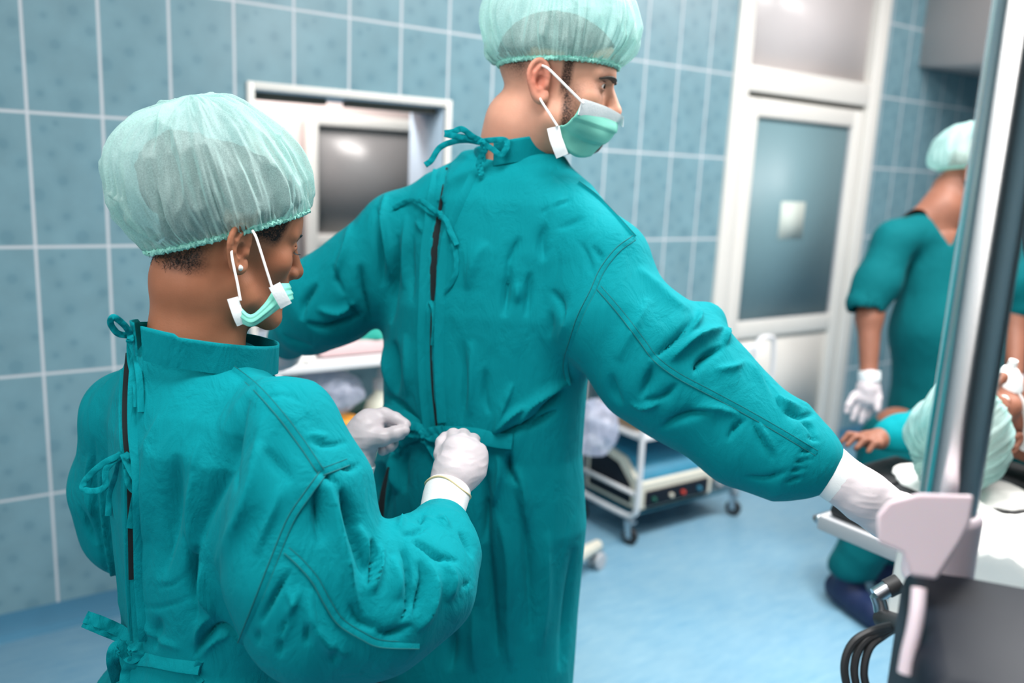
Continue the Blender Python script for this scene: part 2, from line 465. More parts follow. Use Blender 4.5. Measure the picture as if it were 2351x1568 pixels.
def cap_material(name, col, alpha=0.72):
    """thin non-woven cloth: fibrous, lets light and shapes through"""
    m, nt, b, out = newmat(name)
    nt.nodes.remove(b)
    tc = nd(nt, 'ShaderNodeTexCoord')
    n1 = nd(nt, 'ShaderNodeTexNoise', {0: tc.outputs['Object'], 'Scale': 650.0, 'Detail': 4.0, 'Roughness': 0.7, 'Distortion': 1.2})
    n2 = nd(nt, 'ShaderNodeTexNoise', {0: tc.outputs['Object'], 'Scale': 14.0, 'Detail': 4.0})
    bn = nd(nt, 'ShaderNodeBump', {'Strength': 0.35, 'Distance': 0.0012, 'Height': mth(nt, 'ADD', n1.outputs[0], mth(nt, 'MULTIPLY', n2.outputs[0], 2.0))})
    c = mixc(nt, n1.outputs[0], tuple(x*0.86 for x in col), tuple(min(1, x*1.16) for x in col))
    df = nd(nt, 'ShaderNodeBsdfDiffuse', {0: c, 'Normal': bn.outputs[0]})
    tl = nd(nt, 'ShaderNodeBsdfTranslucent', {0: c, 'Normal': bn.outputs[0]})
    gl = nd(nt, 'ShaderNodeBsdfGlossy', {0: (1, 1, 1, 1), 'Roughness': 0.42, 'Normal': bn.outputs[0]})
    mx = nd(nt, 'ShaderNodeMixShader', {0: 0.38, 1: df.outputs[0], 2: tl.outputs[0]})
    mx = nd(nt, 'ShaderNodeMixShader', {0: 0.05, 1: mx.outputs[0], 2: gl.outputs[0]})
    tr = nd(nt, 'ShaderNodeBsdfTransparent', {0: (0.80, 0.97, 0.93, 1)})
    lw = nd(nt, 'ShaderNodeLayerWeight', {'Blend': 0.5}); th_ = mth(nt, 'MULTIPLY', mth(nt, 'POWER', lw.outputs['Facing'], 1.6), 0.42)   # slanted cloth is crossed at a longer path
    a = mth(nt, 'ADD', mth(nt, 'ADD', mth(nt, 'MULTIPLY_ADD', n1.outputs[0], 0.9, alpha-0.45), th_), mth(nt, 'MULTIPLY_ADD', n2.outputs[0], 0.3, -0.15), clamp=True)
    fin = nd(nt, 'ShaderNodeMixShader', {0: a, 1: tr.outputs[0], 2: mx.outputs[0]})
    nt.links.new(fin.outputs[0], out.inputs[0])
    return m
def glass_material(name, col, rough=0.45, alpha=0.5):
    m, nt, b, out = newmat(name)
    b.inputs['Base Color'].default_value = (*col, 1); b.inputs['Roughness'].default_value = rough
    b.inputs['Transmission Weight'].default_value = alpha; b.inputs['IOR'].default_value = 1.15
    return m
def film_material(name, col, alpha):
    m, nt, b, out = newmat(name)
    b.inputs['Base Color'].default_value = (*col, 1); b.inputs['Roughness'].default_value = 0.2
    tr = nd(nt, 'ShaderNodeBsdfTransparent'); mx = nd(nt, 'ShaderNodeMixShader', {0: alpha, 1: tr.outputs[0], 2: b.outputs[0]})
    nt.links.new(mx.outputs[0], out.inputs[0])
    return m

M_ = dict(
    tile=tile_material(0, 0.30598), tile_y=tile_material(1, 0.104, False), floor=floor_material(),
    ceiling=mat('ceiling_paint', (0.8, 0.8, 0.78), 0.8, bump=0.1),
    paint=mat('pink_white_paint', srgb(226, 208, 204), 0.7, var=0.04, vscale=3),
    pvc=mat('white_frame_plastic', srgb(226, 222, 216), 0.35, var=0.03, vscale=3),
    frost=mat('frosted_glass', srgb(118, 150, 158), 0.5, spec=0.7, var=0.05, vscale=2),
    frostwhite=mat('white_frosted_glass', srgb(214, 206, 206), 0.3, var=0.03, vscale=2),
    frostgrey=mat('grey_frosted_glass', srgb(128, 126, 126), 0.32, var=0.05, vscale=2),
    paper=mat('paper', srgb(206, 214, 206), 0.7, var=0.03),
    reveal=mat('painted_reveal', srgb(170, 190, 206), 0.5, var=0.04, vscale=5),
    rubber=mat('black_rubber', (0.02, 0.02, 0.022), 0.55, var=0.2), 
    dark=mat('dark_gap_seal', (0.08, 0.075, 0.06), 0.6, var=0.1),  # plain dark colour of the hatch track and door seal
    enamel=mat('white_enamel_tube', srgb(226, 224, 226), 0.3, var=0.03),
    chrome=mat('polished_steel', (0.82, 0.80, 0.80), 0.24, 1.0, bump=0.01, bscale=200),
    steel=mat('brushed_steel', (0.55, 0.57, 0.6), 0.3, 1.0, var=0.08, stretch=(1, 1, 30)),
    gown=gown_material('teal_gown_cotton', (0.0005, 0.240, 0.280)),
    gown2=gown_material('teal_gown_cotton_washed', (0.0008, 0.238, 0.275), 0.8),
    scrubs=gown_material('dark_teal_scrubs', (0.002, 0.115, 0.130), 0.7),
    gap_shade=mat('gap_shade_black', (0.006, 0.012, 0.014), 0.9, var=0.3, bump=0.3),  # near-black colour standing in for shade inside the gown openings
    cuff=mat('white_knit_cuff', srgb(236, 238, 238), 0.85, var=0.03, bump=0.25, bscale=500, bdist=0.001),
    latex=mat('pale_latex', srgb(206, 196, 200), 0.42, spec=0.4, var=0.06, vscale=12, bump=0.3, bscale=45, bdist=0.003, sss=0.1),
    latexrim=mat('cream_latex_rim', srgb(226, 206, 160), 0.5, var=0.05),
    skin_w=skin_material('brown_skin', srgb(172, 112, 84), (0.012, 0.007, 0.006), srgb(150, 80, 58)),
    skin_m=skin_material('light_skin', srgb(214, 158, 134), srgb(66, 48, 42), srgb(206, 112, 92)),
    skin_s=skin_material('tan_skin', srgb(142, 94, 76)),
    hair=mat('black_hair', (0.010, 0.007, 0.006), 0.55, var=0.4, vscale=60, bump=0.8, bscale=160, bdist=0.004),
    hairb=mat('brown_hair', (0.045, 0.03, 0.024), 0.6, var=0.4, vscale=60, bump=0.6, bscale=200),
    cap=cap_material('mint_nonwoven_cap', srgb(196, 231, 228), 0.54),
    capband=mat('mint_cap_hem', srgb(150, 216, 202), 0.8, var=0.08, vscale=200, bump=0.3, bscale=300),
    mask=mat('mint_mask', srgb(120, 204, 186), 0.7, var=0.05, vscale=30, bump=0.25, bscale=500, bdist=0.0006),
    maskwhite=mat('white_mask_band', srgb(242, 245, 246), 0.7, var=0.04, bump=0.2, bscale=300),
    elastic=mat('white_elastic', srgb(240, 236, 234), 0.7, var=0.03),
    eye=mat('eyeball', srgb(225, 215, 210), 0.15, var=0.04), iris=mat('dark_iris', (0.02, 0.012, 0.008), 0.1, var=0.2),
    sheet=mat('white_sheet', srgb(238, 236, 232), 0.75, var=0.03, bump=0.3, bscale=12, bdist=0.01),
    blackplastic=mat('black_satin_plastic', (0.010, 0.014, 0.022), 0.5, spec=0.15, var=0.2),
    greyplastic=mat('grey_plastic', srgb(186, 186, 190), 0.4, var=0.05),
    beige=mat('beige_device_plastic', srgb(222, 216, 200), 0.4, var=0.04),
    pinkclear=mat('pale_pink_plastic', srgb(232, 214, 222), 0.3, var=0.04, sss=0.2),
    bluepanel=mat('blue_panel', srgb(46, 128, 158), 0.4, var=0.12, vscale=14),
    brownbox=mat('tan_leather', srgb(176, 142, 108), 0.5, var=0.1),
    shoecover=mat('navy_shoe_cover', srgb(16, 36, 76), 0.6, var=0.2, bump=0.5, bscale=40, bdist=0.006),
    green=mat('dark_green_plastic', srgb(16, 96, 80), 0.45, var=0.1), teallite=mat('light_teal_drape', srgb(20, 158, 142), 0.7, var=0.1, bump=0.3, bscale=20, bdist=0.008),
    orange=mat('orange_lid', srgb(240, 160, 40), 0.4, var=0.05), yellow=mat('yellow_bin', srgb(222, 180, 40), 0.4, var=0.05),
    cream=mat('cream_plastic', srgb(226, 224, 206), 0.4, var=0.04), red=mat('red_cap', srgb(206, 60, 40), 0.4, var=0.05),
    film=film_material('clear_plastic_film', srgb(206, 210, 232), 0.42),
    pearl=mat('pearl', srgb(230, 228, 226), 0.15, spec=0.8, var=0.05),
    thread=mat('teal_thread', (0.001, 0.15, 0.165), 0.8, var=0.1),
)

_b = M_['chrome'].node_tree.nodes['Principled BSDF']
_b.inputs['Anisotropic'].default_value = 0.9; _b.inputs['Anisotropic Rotation'].default_value = 0.25
_tn = M_['chrome'].node_tree.nodes.new('ShaderNodeTangent'); _tn.direction_type = 'RADIAL'; _tn.axis = 'Z'
M_['chrome'].node_tree.links.new(_tn.outputs[0], _b.inputs['Tangent'])
# ------------------------------------------------------------------ the room
YW, X0, X1, Y0, ZC = 2.9043, -1.6, 7.2, -2.6, 3.0
def struct(o): o['kind'] = 'structure'; return o
HX0, HX1, HZ0, HZ1 = 0.965, 1.70, 0.86, 1.735        # hatch opening
DX0, DX1, DZ1 = 3.30, 4.43, 2.72                      # doorway
TH = 0.27
def wall_with_holes(name, x0, x1, z0, z1, y, th, holes, m):
    xs = sorted({x0, x1} | {h[0] for h in holes} | {h[1] for h in holes}); zs = sorted({z0, z1} | {h[2] for h in holes} | {h[3] for h in holes})
    nz = len(zs); V = [(x, yy, z) for yy in (y, y+th) for x in xs for z in zs]; n = len(xs)*nz; Fq = []
    inside = lambda i, j: 0 <= i < len(xs)-1 and 0 <= j < nz-1 and not any(h[0] <= xs[i] < h[1] and h[2] <= zs[j] < h[3] for h in holes)
    for i in range(len(xs)-1):
        for j in range(nz-1):
            if not inside(i, j): continue
            q = [i*nz+j, (i+1)*nz+j, (i+1)*nz+j+1, i*nz+j+1]
            Fq += [q, [k+n for k in q[::-1]]]
            for (di, dj), (a, b) in zip(((0, -1), (1, 0), (0, 1), (-1, 0)), ((0, 1), (1, 2), (2, 3), (3, 0))):
                if not inside(i+di, j+dj): Fq.append([q[b], q[a], q[a]+n, q[b]+n])
    return mesh_obj(name, V, Fq, m, smooth=False)
struct(wall_with_holes('wall_back', X0, X1, 0, ZC, YW, TH, [(HX0, HX1, HZ0, HZ1), (DX0, DX1, 0.0, DZ1)], M_['tile']))
struct(MB().box((X0-0.2, Y0-0.2, -0.1), (X1+0.2, 5.3, 0.0)).build('floor', M_['floor']))
struct(MB().box((X0-0.2, Y0-0.2, ZC), (X1+0.2, 5.3, ZC+0.1)).build('ceiling', M_['ceiling']))
struct(MB().box((X1, Y0, 0), (X1+0.2, 5.3, ZC)).build('wall_right', M_['tile_y']))
struct(MB().box((X0-0.2, Y0, 0), (X0, 5.3, ZC)).build('wall_left', M_['tile_y']))
w = MB()
struct(w.box((X0, Y0-0.2, 0), (X1, Y0, ZC)).build('wall_front', M_['tile']))
# coved vinyl skirting running up the tiled wall
sk = MB()
prof = [(0.0, 0.0), (0.0, 0.072), (-0.006, 0.072), (-0.009, 0.04), (-0.02, 0.014), (-0.05, 0.003), (-0.055, 0.0)]
for a, b in ((X0, DX0-0.02), (DX1+0.02, X1)):
    sk.prism([(a, YW+p, z) for p, z in prof], (b-a, 0, 0))
struct(sk.build('baseboard_back', mat('dark_blue_vinyl', srgb(70, 122, 150), 0.45, var=0.08)))
struct(MB().box((4.82, 0.4, 2.195), (5.9, YW, ZC)).build('ceiling_beam', M_['paint']))

# service hatch through the wall, with the next room behind
t = 0.022
def framed(mb, x0, x1, z0, z1, y, t, d=0.05, bev=0.006):
    for lo, hi in (((x0, z0), (x0+t, z1)), ((x1-t, z0), (x1, z1)), ((x0+t, z1-t), (x1-t, z1)), ((x0+t, z0), (x1-t, z0+t))):
        mb.box((lo[0], y, lo[1]), (hi[0], y+d, hi[1]), bev)
    return mb
hatch = struct(framed(MB(), HX0-t, HX1+t, HZ0-t, HZ1+t, YW-0.012, t+0.003, 0.018, 0.003).build('window_1', M_['pvc']))
rv = MB()
for lo, hi in (((HX0-0.002, HZ0), (HX0+0.006, HZ1)), ((HX1-0.006, HZ0), (HX1+0.002, HZ1)), ((HX0, HZ1-0.006), (HX1, HZ1+0.002)), ((HX0, HZ0-0.002), (HX1, HZ0+0.006))):
    rv.box((lo[0], YW+0.004, lo[1]), (hi[0], YW+TH, hi[1]))
rv.build('window_reveal', M_['reveal'], hatch)
MB().box((HX0+0.006, YW+0.05, HZ1-0.03), (HX0+0.28, YW+0.10, HZ1-0.006), 0.003).box((HX0+0.36, YW+0.05, HZ1-0.03), (HX1-0.01, YW+0.10, HZ1-0.006), 0.003).build('window_track', M_['dark'], hatch)
struct(MB().box((-0.4, 4.45, 0), (3.2, 4.6, ZC)).build('wall_next_room', M_['paint']))
struct(MB().box((0.55, YW+TH, 0), (0.62, 4.45, ZC)).build('wall_next_room_side', M_['paint']))
YD = 4.4
nx = wall_pt(700, 300, YD)[0]
d2 = struct(framed(MB(), nx, nx+0.95, 0.0, 1.752, YD-0.03, 0.062).box((nx+0.06, YD-0.028, 1.05), (nx+0.9, YD+0.02, 1.12), 0.005).build('door_2', M_['pvc']))
MB().box((nx+0.055, YD-0.004, 1.115), (nx+0.9, YD+0.006, 1.70)).box((nx+0.055, YD-0.004, 0.06), (nx+0.9, YD+0.006, 1.055)).build('door_glass', M_['frostgrey'], d2)

# door with frosted panes and transom
fm = MB()
fm.box((DX0-0.03, YW-0.02, 0), (DX0+0.075, YW+0.12, DZ1+0.02), 0.006).box((DX1-0.075, YW-0.02, 0), (DX1+0.03, YW+0.12, DZ1+0.02), 0.006)
fm.box((DX0+0.07, YW-0.02, 1.935), (DX1-0.07, YW+0.12, 2.055), 0.006).box((DX0+0.07, YW-0.02, 2.64), (DX1-0.07, YW+0.12, DZ1+0.02), 0.006)
door = struct(fm.build('door_1', M_['pvc']))
MB().box((DX0+0.07, YW+0.03, 2.05), (DX1-0.07, YW+0.045, 2.65)).build('transom_glass', M_['frostwhite'], door)
seal = MB()
seal.box((DX0+0.07, YW+0.012, 1.905), (DX1-0.07, YW+0.05, 1.937)).build('door_seal', M_['dark'], door)
L0, L1 = 3.385, 4.345
lf = framed(MB(), L0, L1, 0.02, 1.91, YW-0.01, 0.088, 0.07)
lf.box((L0+0.08, YW-0.01, 0.70), (L1-0.08, YW+0.06, 0.79), 0.006)
leaf = lf.build('door_leaf', M_['pvc'], door)
MB().box((L0+0.08, YW+0.02, 0.78), (L1-0.08, YW+0.035, 1.83)).build('door_glass', M_['frost'], leaf)
MB().box((L0+0.08, YW+0.012, 0.10), (L1-0.08, YW+0.03, 0.71)).build('door_panel', M_['pvc'], leaf)
bd = MB()
framed(bd, L0+0.08, L1-0.08, 0.78, 1.83, YW+0.004, 0.012, 0.016, 0.003)
bd.build('glazing_bead', M_['greyplastic'], leaf)
pp = MB().box((3.755, YW+0.0175, 1.215), (3.955, YW+0.0197, 1.41)).build('notice_paper', M_['paper'])
tag(pp, 'blank pale paper sheet stuck on the frosted glass of the white door', 'paper')

win = struct(MB().box((X0+.0, -1.06, 1.22), (X0+.03, 2.06, 1.28), .006).box((X0, -1.06, 2.62), (X0+.03, 2.06, 2.68), .006).box((X0, -1.06, 1.22), (X0+.03, -1.0, 2.68), .006).box((X0, 2.0, 1.22), (X0+.03, 2.06, 2.68), .006).build('window_2', M_['pvc']))
# ------------------------------------------------------------------ heads
def head_frame(center, heading, pitch, roll):
    """columns: right, forward, up of the head; pitch > 0 looks down, roll > 0 tips to its right"""
    f = np.array([math.sin(heading), math.cos(heading), 0.0]); r = np.array([math.cos(heading), -math.sin(heading), 0.0]); u = np.array([0, 0, 1.0])
    f, u = f*math.cos(pitch)-u*math.sin(pitch), u*math.cos(pitch)+f*math.sin(pitch)
    r, u = r*math.cos(roll)-u*math.sin(roll), u*math.cos(roll)+r*math.sin(roll)
    return np.stack([r, f, u], 1), np.asarray(center, float)

EAR = [(-.004, .003, .003), (-.003, .018, .005), (.002, .029, .0075), (.010, .0335, .010), (.019, .030, .013), (.0245, .020, .0155), (.0255, .008, .0165), (.022, -.004, .0145), (.016, -.014, .011), (.010, -.022, .008), (.003, -.026, .005), (-.003, -.022, .003), (-.004, -.014, .002)]
def ear_sdf(Q, s, scale=1.0, ey=-0.004):
    """Q head-local (right, fwd, up); s = +1 right ear"""
    E = np.stack([-(Q[:, 1]-ey), Q[:, 2], s*Q[:, 0]-0.0715], 1)/scale     # back, up, out
    hel = [np.array([b, u, o]) for b, u, o in EAR]
    d = None
    pts = spline(hel, 2)
    for i in range(len(pts)-1):
        t = i/(len(pts)-1); r = 0.0036 if t < 0.62 else 0.0036+0.0030*math.sin(math.pi*min(1, (t-0.62)/0.38))
        e = sd_cone(E, pts[i], pts[i+1], r, r); d = e if d is None else smin(d, e, 0.0025)
    plate = sd_ell(E, (.0105, .006, .0075), (.0145, .027, .0038), np.array([[0.93, 0, 0.37], [0, 1, 0], [-0.37, 0, 0.93]]).T)
    d = smin(d, plate, 0.004)
    d = smin(d, sd_ell(E, (.004, -.018, .004), (.0075, .0085, .0042)), 0.004)
    for a, b in (((.010, .024, .0115), (.0165, .012, .0135)), ((.0165, .012, .0135), (.0155, -.002, .0125)), ((.0155, -.002, .0125), (.009, -.0115, .010))):
        d = smin(d, sd_cone(E, a, b, .0026, .0028), 0.003)
    d = smax(d, -sd_ell(E, (.0065, .001, .0105), (.0068, .0095, .0095)), 0.003)
    d = smin(d, sd_ell(E, (-.003, -.002, .0055), (.0042, .0065, .0038)), 0.003)
    d = smin(d, sd_ell(E, (.006, .004, -.004), (.012, .020, .009)), 0.004)
    return d*scale

def head_sdf(P, fr, neck, o):
    """neck: chain of (world xyz, r) from inside the skull down; o: options"""
    A, c = fr
    W = 0.34
    near = np.linalg.norm(P-c, axis=1) < W
    out = sd_chain(P, neck, 0.03)
    for tr in o.get('traps', []): out = smin(out, sd_chain(P, tr, 0.03), 0.05)
    Q = (P[near]-c)@A
    w = o.get('width', 1.0); jz = o.get('jaw_up', 0.0)
    Qs = np.abs(Q[:, 0]); S = np.stack([Qs, Q[:, 1], Q[:, 2]], 1)
    oc = o.get('occ', 0.0)
    d = sd_ell(Q, (0, -.004-oc/2, .045), (.0745*w, .095+oc/2, .081))
    d = smin(d, sd_ell(Q, (0, .030, .045), (.061*w, .065, .058)), 0.02)
    d = smin(d, sd_ell(Q, (0, .036, -.028), (.057*w, .056, .074)), 0.02)
    d = smin(d, sd_sphere(S, (.043*w, .057, -.008), .021), 0.018)
    d = smin(d, sd_cone(S, (.050*w, .006, -.05), (.049*w, .018, -.066+jz), .020, .018), 0.02)
    d = smin(d, sd_cone(S, (.048*w, .018, -.066+jz), (.015, .074, -.092+jz), .017, .019), 0.02)
    d = smin(d, sd_sphere(Q, (0, .077, -.090+jz), o.get('chin', .0195)), 0.012)
    d = smin(d, sd_cone(S, (.010, .085, .033), (.044*w, .069, .033), .0115*o.get('brow', 1), .009), 0.010)
    d = smax(d, -sd_ell(S, (.033*w, .098, .014), (.019, .020, .0145)), 0.010)
    nz = o.get('nose', 1.0)
    d = smin(d, sd_cone(Q, (0, .089, .020), (0, .095+.012*nz, -.018), .0075, .0115), 0.008)
    d = smin(d, sd_sphere(Q, (0, .098+.010*nz, -.021), .0112), 0.006)
    d = smin(d, sd_ell(S, (.0115, .096, -.024), (.0078*o.get('alae', 1), .0105, .0085)), 0.004)
    d = smax(d, -sd_ell(S, (.0062, .103, -.0335), (.0035, .006, .004)), 0.003)
    lp = o.get('lips', 1.0)
    d = smin(d, sd_ell(Q, (0, .083, -.055), (.030, .017, .024)), 0.012)
    d = smin(d, sd_cone(S, (0, .0985, -.0525), (.021, .086, -.0565), .0052*lp, .003), 0.004)
    d = smin(d, sd_cone(S, (0, .0965, -.0625), (.019, .086, -.060), .0062*lp, .003), 0.004)
    d = smax(d, -sd_cone(S, (0, .1055, -.0575), (.021, .091, -.0580), .0016, .0012), 0.002)
    # eyelids round the eyeball, with the open slit
    lid = sd_sphere(S, (.032*w, .0735, .0150), .0142)
    d = smin(d, lid, 0.003)
    op = o.get('eye_open', 1.0); ez = o.get('eye_z', .0145)
    d = smax(d, -np.maximum(sd_ell(S, (.0335*w, .090, ez), (.0135, .014, .0052*op)), sd_sphere(S, (.032*w, .0735, .0150), .0165)), 0.0012)
    d = smax(d, -sd_cone(S, (.022*w, .0865, ez+.0085), (.044*w, .0805, ez+.0080), .0012, .0012), 0.0015)
    for s in (1, -1): d = smin(d, ear_sdf(Q, s, o.get('ear', 1.0), o.get('ear_y', -0.004)), 0.004)
    for m in o.get('extra', []):
        d = smin(d, sd_chain(Q, m, 0.02), 0.02)
    out[near] = smin(out[near], d, 0.022)
    return out

def coarse_body(P, B, fine=()):
    """body under the clothes: chains of world points with radii"""
    d = None
    for ch in B:
        e = sd_chain(P, ch, 0.03); d = e if d is None else smin(d, e, 0.022)
    for ch in fine: d = smin(d, sd_chain(P, ch, 0.003), 0.005)
    return d
def join_meshes(parts):
    V = np.concatenate([p[0] for p in parts]); off = np.cumsum([0]+[len(p[0]) for p in parts[:-1]])
    return V, np.concatenate([p[1]+k for p, k in zip(parts, off)])
def set_tone(o, rg):
    a = o.data.color_attributes.new('tone', 'FLOAT_COLOR', 'POINT')
    col = np.zeros((len(rg), 4), np.float32); col[:, :2] = rg; col[:, 3] = 1
    a.data.foreach_set('color', col.ravel())

def make_cap(name, fr, ring, meridian, mat_, parent, pleats, seed, strokes=(), NT=520, NR=110, band=True):
    """ring(theta) -> head-local point of the elastic; meridian: list of (radial factor front, back, height)"""
    A, c = fr
    th = np.linspace(0, 2*np.pi, NT, endpoint=False)
    R0 = np.array([ring(t) for t in th]); ctr = np.array([0, R0[:, 1].mean(), R0[:, 2].mean()])
    mer = np.array(spline([np.array(m, float) for m in meridian], 12))
    tt = np.linspace(0, 1, NR)
    L = np.concatenate([[0], np.cumsum(np.linalg.norm(np.diff(mer*np.array([.1, .1, 1]), axis=0), axis=1))]); L /= L[-1]
    mf = np.stack([np.interp(tt, L, mer[:, k]) for k in range(3)], 1)
    # plane of the ring
    up = np.cross(R0[NT//4]-R0[0], R0[NT//2]-R0[0]); up = unit(up); up = up if up[2] > 0 else -up
    bw = 0.5*(1-np.cos(th-0.0))             # 0 at the front (theta 0), 1 at the back
    V = np.zeros((NR, NT, 3)); rng = np.random.RandomState(seed)
    ph = rng.rand(40)*6.28; fq = np.array([13, 17, 23, 29, 37, 43, 47, 11, 7, 31, 19, 5])
    pl = sum(np.sin(f*th+p)*a for f, p, a in zip(fq, ph, [1, .9, .8, .8, .7, .5, .5, .9, .8, .4, .3, .5]))/3.0
    fine = np.sin(97*th+ph[20])*.6+np.sin(131*th+ph[21])*.5+np.sin(173*th+ph[22])*.4
    big = sum(np.sin(f*th+p)*a for f, p, a in zip([3, 5, 7, 9], ph[12:], [1, .8, .7, .5]))/2
    for i, t in enumerate(tt):
        fac = mf[i, 0]*(1-bw)+mf[i, 1]*bw
        a1 = 0.55*pleats*(np.exp(-((t-.20)/.20)**2)); a2 = 0.5*pleats*np.exp(-(t/.05)**2); a3 = pleats*0.9*np.exp(-((t-.45)/.25)**2)
        rad = (R0-ctr)
        rl = np.linalg.norm(rad, axis=1)
        sh = 1-2*np.abs(((pl*1.2+0.25*np.roll(pl, 3)) % 2)/2-0.5)
        dr = a1*(0.55*pl+0.9*(sh-0.5))+a2*fine+a3*big
        wdw = np.sin(np.pi*min(1, t*1.0))
        V[i] = ctr+rad*(fac+dr/np.maximum(rl, .02)*(1 if t < .9 else (1-t)*10))[:, None]+up*(mf[i, 2]+0.35*a1*np.roll(pl, 5)*1.0)[:, None]
    V = V.reshape(-1, 3)
    top = V[-NT:].mean(0); V = np.concatenate([V[:-NT], top[None]])
    W = V@A.T+c
    Fc = []
    for i in range(NR-2):
        a = i*NT+np.arange(NT); b = i*NT+(np.arange(NT)+1) % NT
        Fc.append(np.stack([a, b, b+NT, a+NT], 1))
    a = (NR-2)*NT+np.arange(NT); b = (NR-2)*NT+(np.arange(NT)+1) % NT
    Fq = np.concatenate(Fc)
    # cap fan as degenerate-free triangles kept as quads would need a ring: use a tiny ring instead
    tip = np.full(NT, (NR-1)*NT)
    tq = np.concatenate([np.repeat(tt[:-1], NT), [1.0]]); tg = np.concatenate([np.tile(th, NR-1), [0.0]])
    Pn = np.stack([np.cos(tg)*3.4, np.sin(tg)*3.4, tq*2.6], 1)
    win = np.clip(tq/.08, 0, 1)*np.clip((1-tq)/.25, 0, 1)
    rid = (1-2*np.abs(vnoise(Pn, seed)))*.0055+(1-2*np.abs(vnoise(Pn*np.array([2.1, 2.1, 1.3])+7, seed+1)))*.0040+(1-2*np.abs(vnoise(Pn*np.array([4.2, 4.2, 2.2])+3, seed+2)))*.0018
    wob = vnoise(W*9.0, seed)*0.004+rid*win*(pleats/.010)*1.2
    cw = A@(ctr+np.array([0, 0, .03]))+c
    N = unit_rows(W-cw); W = W+N*wob[:, None]
    if strokes: W = folds(W, Fq, strokes, 1.7, N)
    faces = [tuple(q) for q in Fq]+[(int(x), int(y), int(z)) for x, y, z in zip(a, b, tip)]
    o = mesh_obj(name, W, faces, mat_, parent)
    if band:
        pts = []
        for k in range(0, NT, 1):
            p = R0[k]+unit(R0[k]-ctr)*(0.0012+0.0016*fine[k])+up*(-0.002+0.0018*math.sin(151*th[k]))
            pts.append(p@A.T+c)
        MB().tube(pts, 0.0036, 8, closed=True, flat=1.0).build('elastic_band', M_['capband'], o)
    return o
# ------------------------------------------------------------------ clothing helpers
ZREF = 1.26
def SL(px, py, d, a, b, h):
    p = up_at(px, py, d, ZREF); return (p[2], p[0], p[1], a, b, h)
def A4(px, py, d, r): return (*at(px, py, d), r)
def bvh_of(V, Fq): return BVHTree.FromPolygons([tuple(v) for v in V], [tuple(int(i) for i in q) for q in Fq])
def on_surf(bvh, px, py, off=0.0, d0=None):
    r = unit(ray(px, py)); h = bvh.ray_cast(Vector(CAM), Vector(r), 6.0)
    if h[0] is None:
        if d0 is None: return None
        return at(px, py, d0)
    return np.array(h[0])-r*off
def surf_path(bvh, pts, off, n=6, d0=None):
    pp = [np.array(p[:2], float) for p in pts]; assert len(pp) > 1
    pp = spline(pp, n) if len(pp) > 1 else pp
    out = []; last = None
    for p in pp:
        q = on_surf(bvh, p[0], p[1], off, last if d0 is None else d0)
        if q is None: continue
        if last is not None and d0 is None:
            dd = (q-CAM)@_F
            if abs(dd-last) > 0.06: q = at(p[0], p[1], last)
        last = (q-CAM)@_F if d0 is None else None
        out.append(q)
    if len(out) < 2: print('WARN empty surf_path', pts[:2])
    return out
def smooth_path(P, it=3):
    P = [np.array(p) for p in P]
    for _ in range(it):
        P = [P[0]]+[(P[i-1]+2*P[i]+P[i+1])/4 for i in range(1, len(P)-1)]+[P[-1]]
    return P
def ribbon(name, P, width, mat_, parent, thick=0.0022, taper=None, twist=0.0, mb=None):
    """flat cloth tape along P, its face towards the viewer side"""
    m = mb or MB(); n = len(P)
    wd = width if isinstance(width, (list, np.ndarray)) else [width]*n
    mid = P[n//2]; up = unit(CAM-mid)
    rings = []
    for i in range(n):
        t = unit(P[min(i+1, n-1)]-P[max(i-1, 0)]); u = unit(CAM-P[i]); w = np.cross(t, u)
        if np.linalg.norm(w) < 1e-6: w = np.array([1.0, 0, 0])
        w = unit(w); u = np.cross(w, t)
        if twist:
            a = twist*math.sin(i*1.3); w, u = w*math.cos(a)+u*math.sin(a), u*math.cos(a)-w*math.sin(a)
        h = wd[i]/2
        ring = []
        for (a, b) in ((-1, .35), (-.6, 1), (0, .75), (.6, 1), (1, .35), (1, -.35), (.6, -1), (-.6, -1), (-1, -.35)):
            ring.append(m.bm.verts.new(tuple(P[i]+w*h*a+u*thick*0.5*b)))
        rings.append(ring)
    k = len(rings[0])
    for A, B in zip(rings, rings[1:]):
        for j in range(k): m.bm.faces.new((A[j], A[(j+1) % k], B[(j+1) % k], B[j]))
    m.bm.faces.new(rings[0][::-1]); m.bm.faces.new(rings[-1])
    if mb is None: return m.build(name, mat_, parent, angle=60)
    return m
def seam(bvh, pts, parent, double=True, w=0.008):
    P = smooth_path(surf_path(bvh, pts, 0.0010, 14), 2)
    if len(P) < 3: return
    V = [unit(CAM-p) for p in P]
    s = ribbon('seam', [p+v*0.0002 for p, v in zip(P, V)], w, parent.data.materials[0], parent, 0.0012)
    mb = MB()
    for sgn in ((1, -1) if double else (1,)):
        Q = []
        for i in range(len(P)):
            t = unit(P[min(i+1, len(P)-1)]-P[max(i-1, 0)]); wv = unit(np.cross(t, V[i]))
            Q.append(P[i]+wv*sgn*w*0.52+V[i]*0.0010)
        mb.tube(Q, 0.0004 if sgn < 0 else 0.0007, 5)
    mb.build('stitching', M_['thread'], s)
    return s
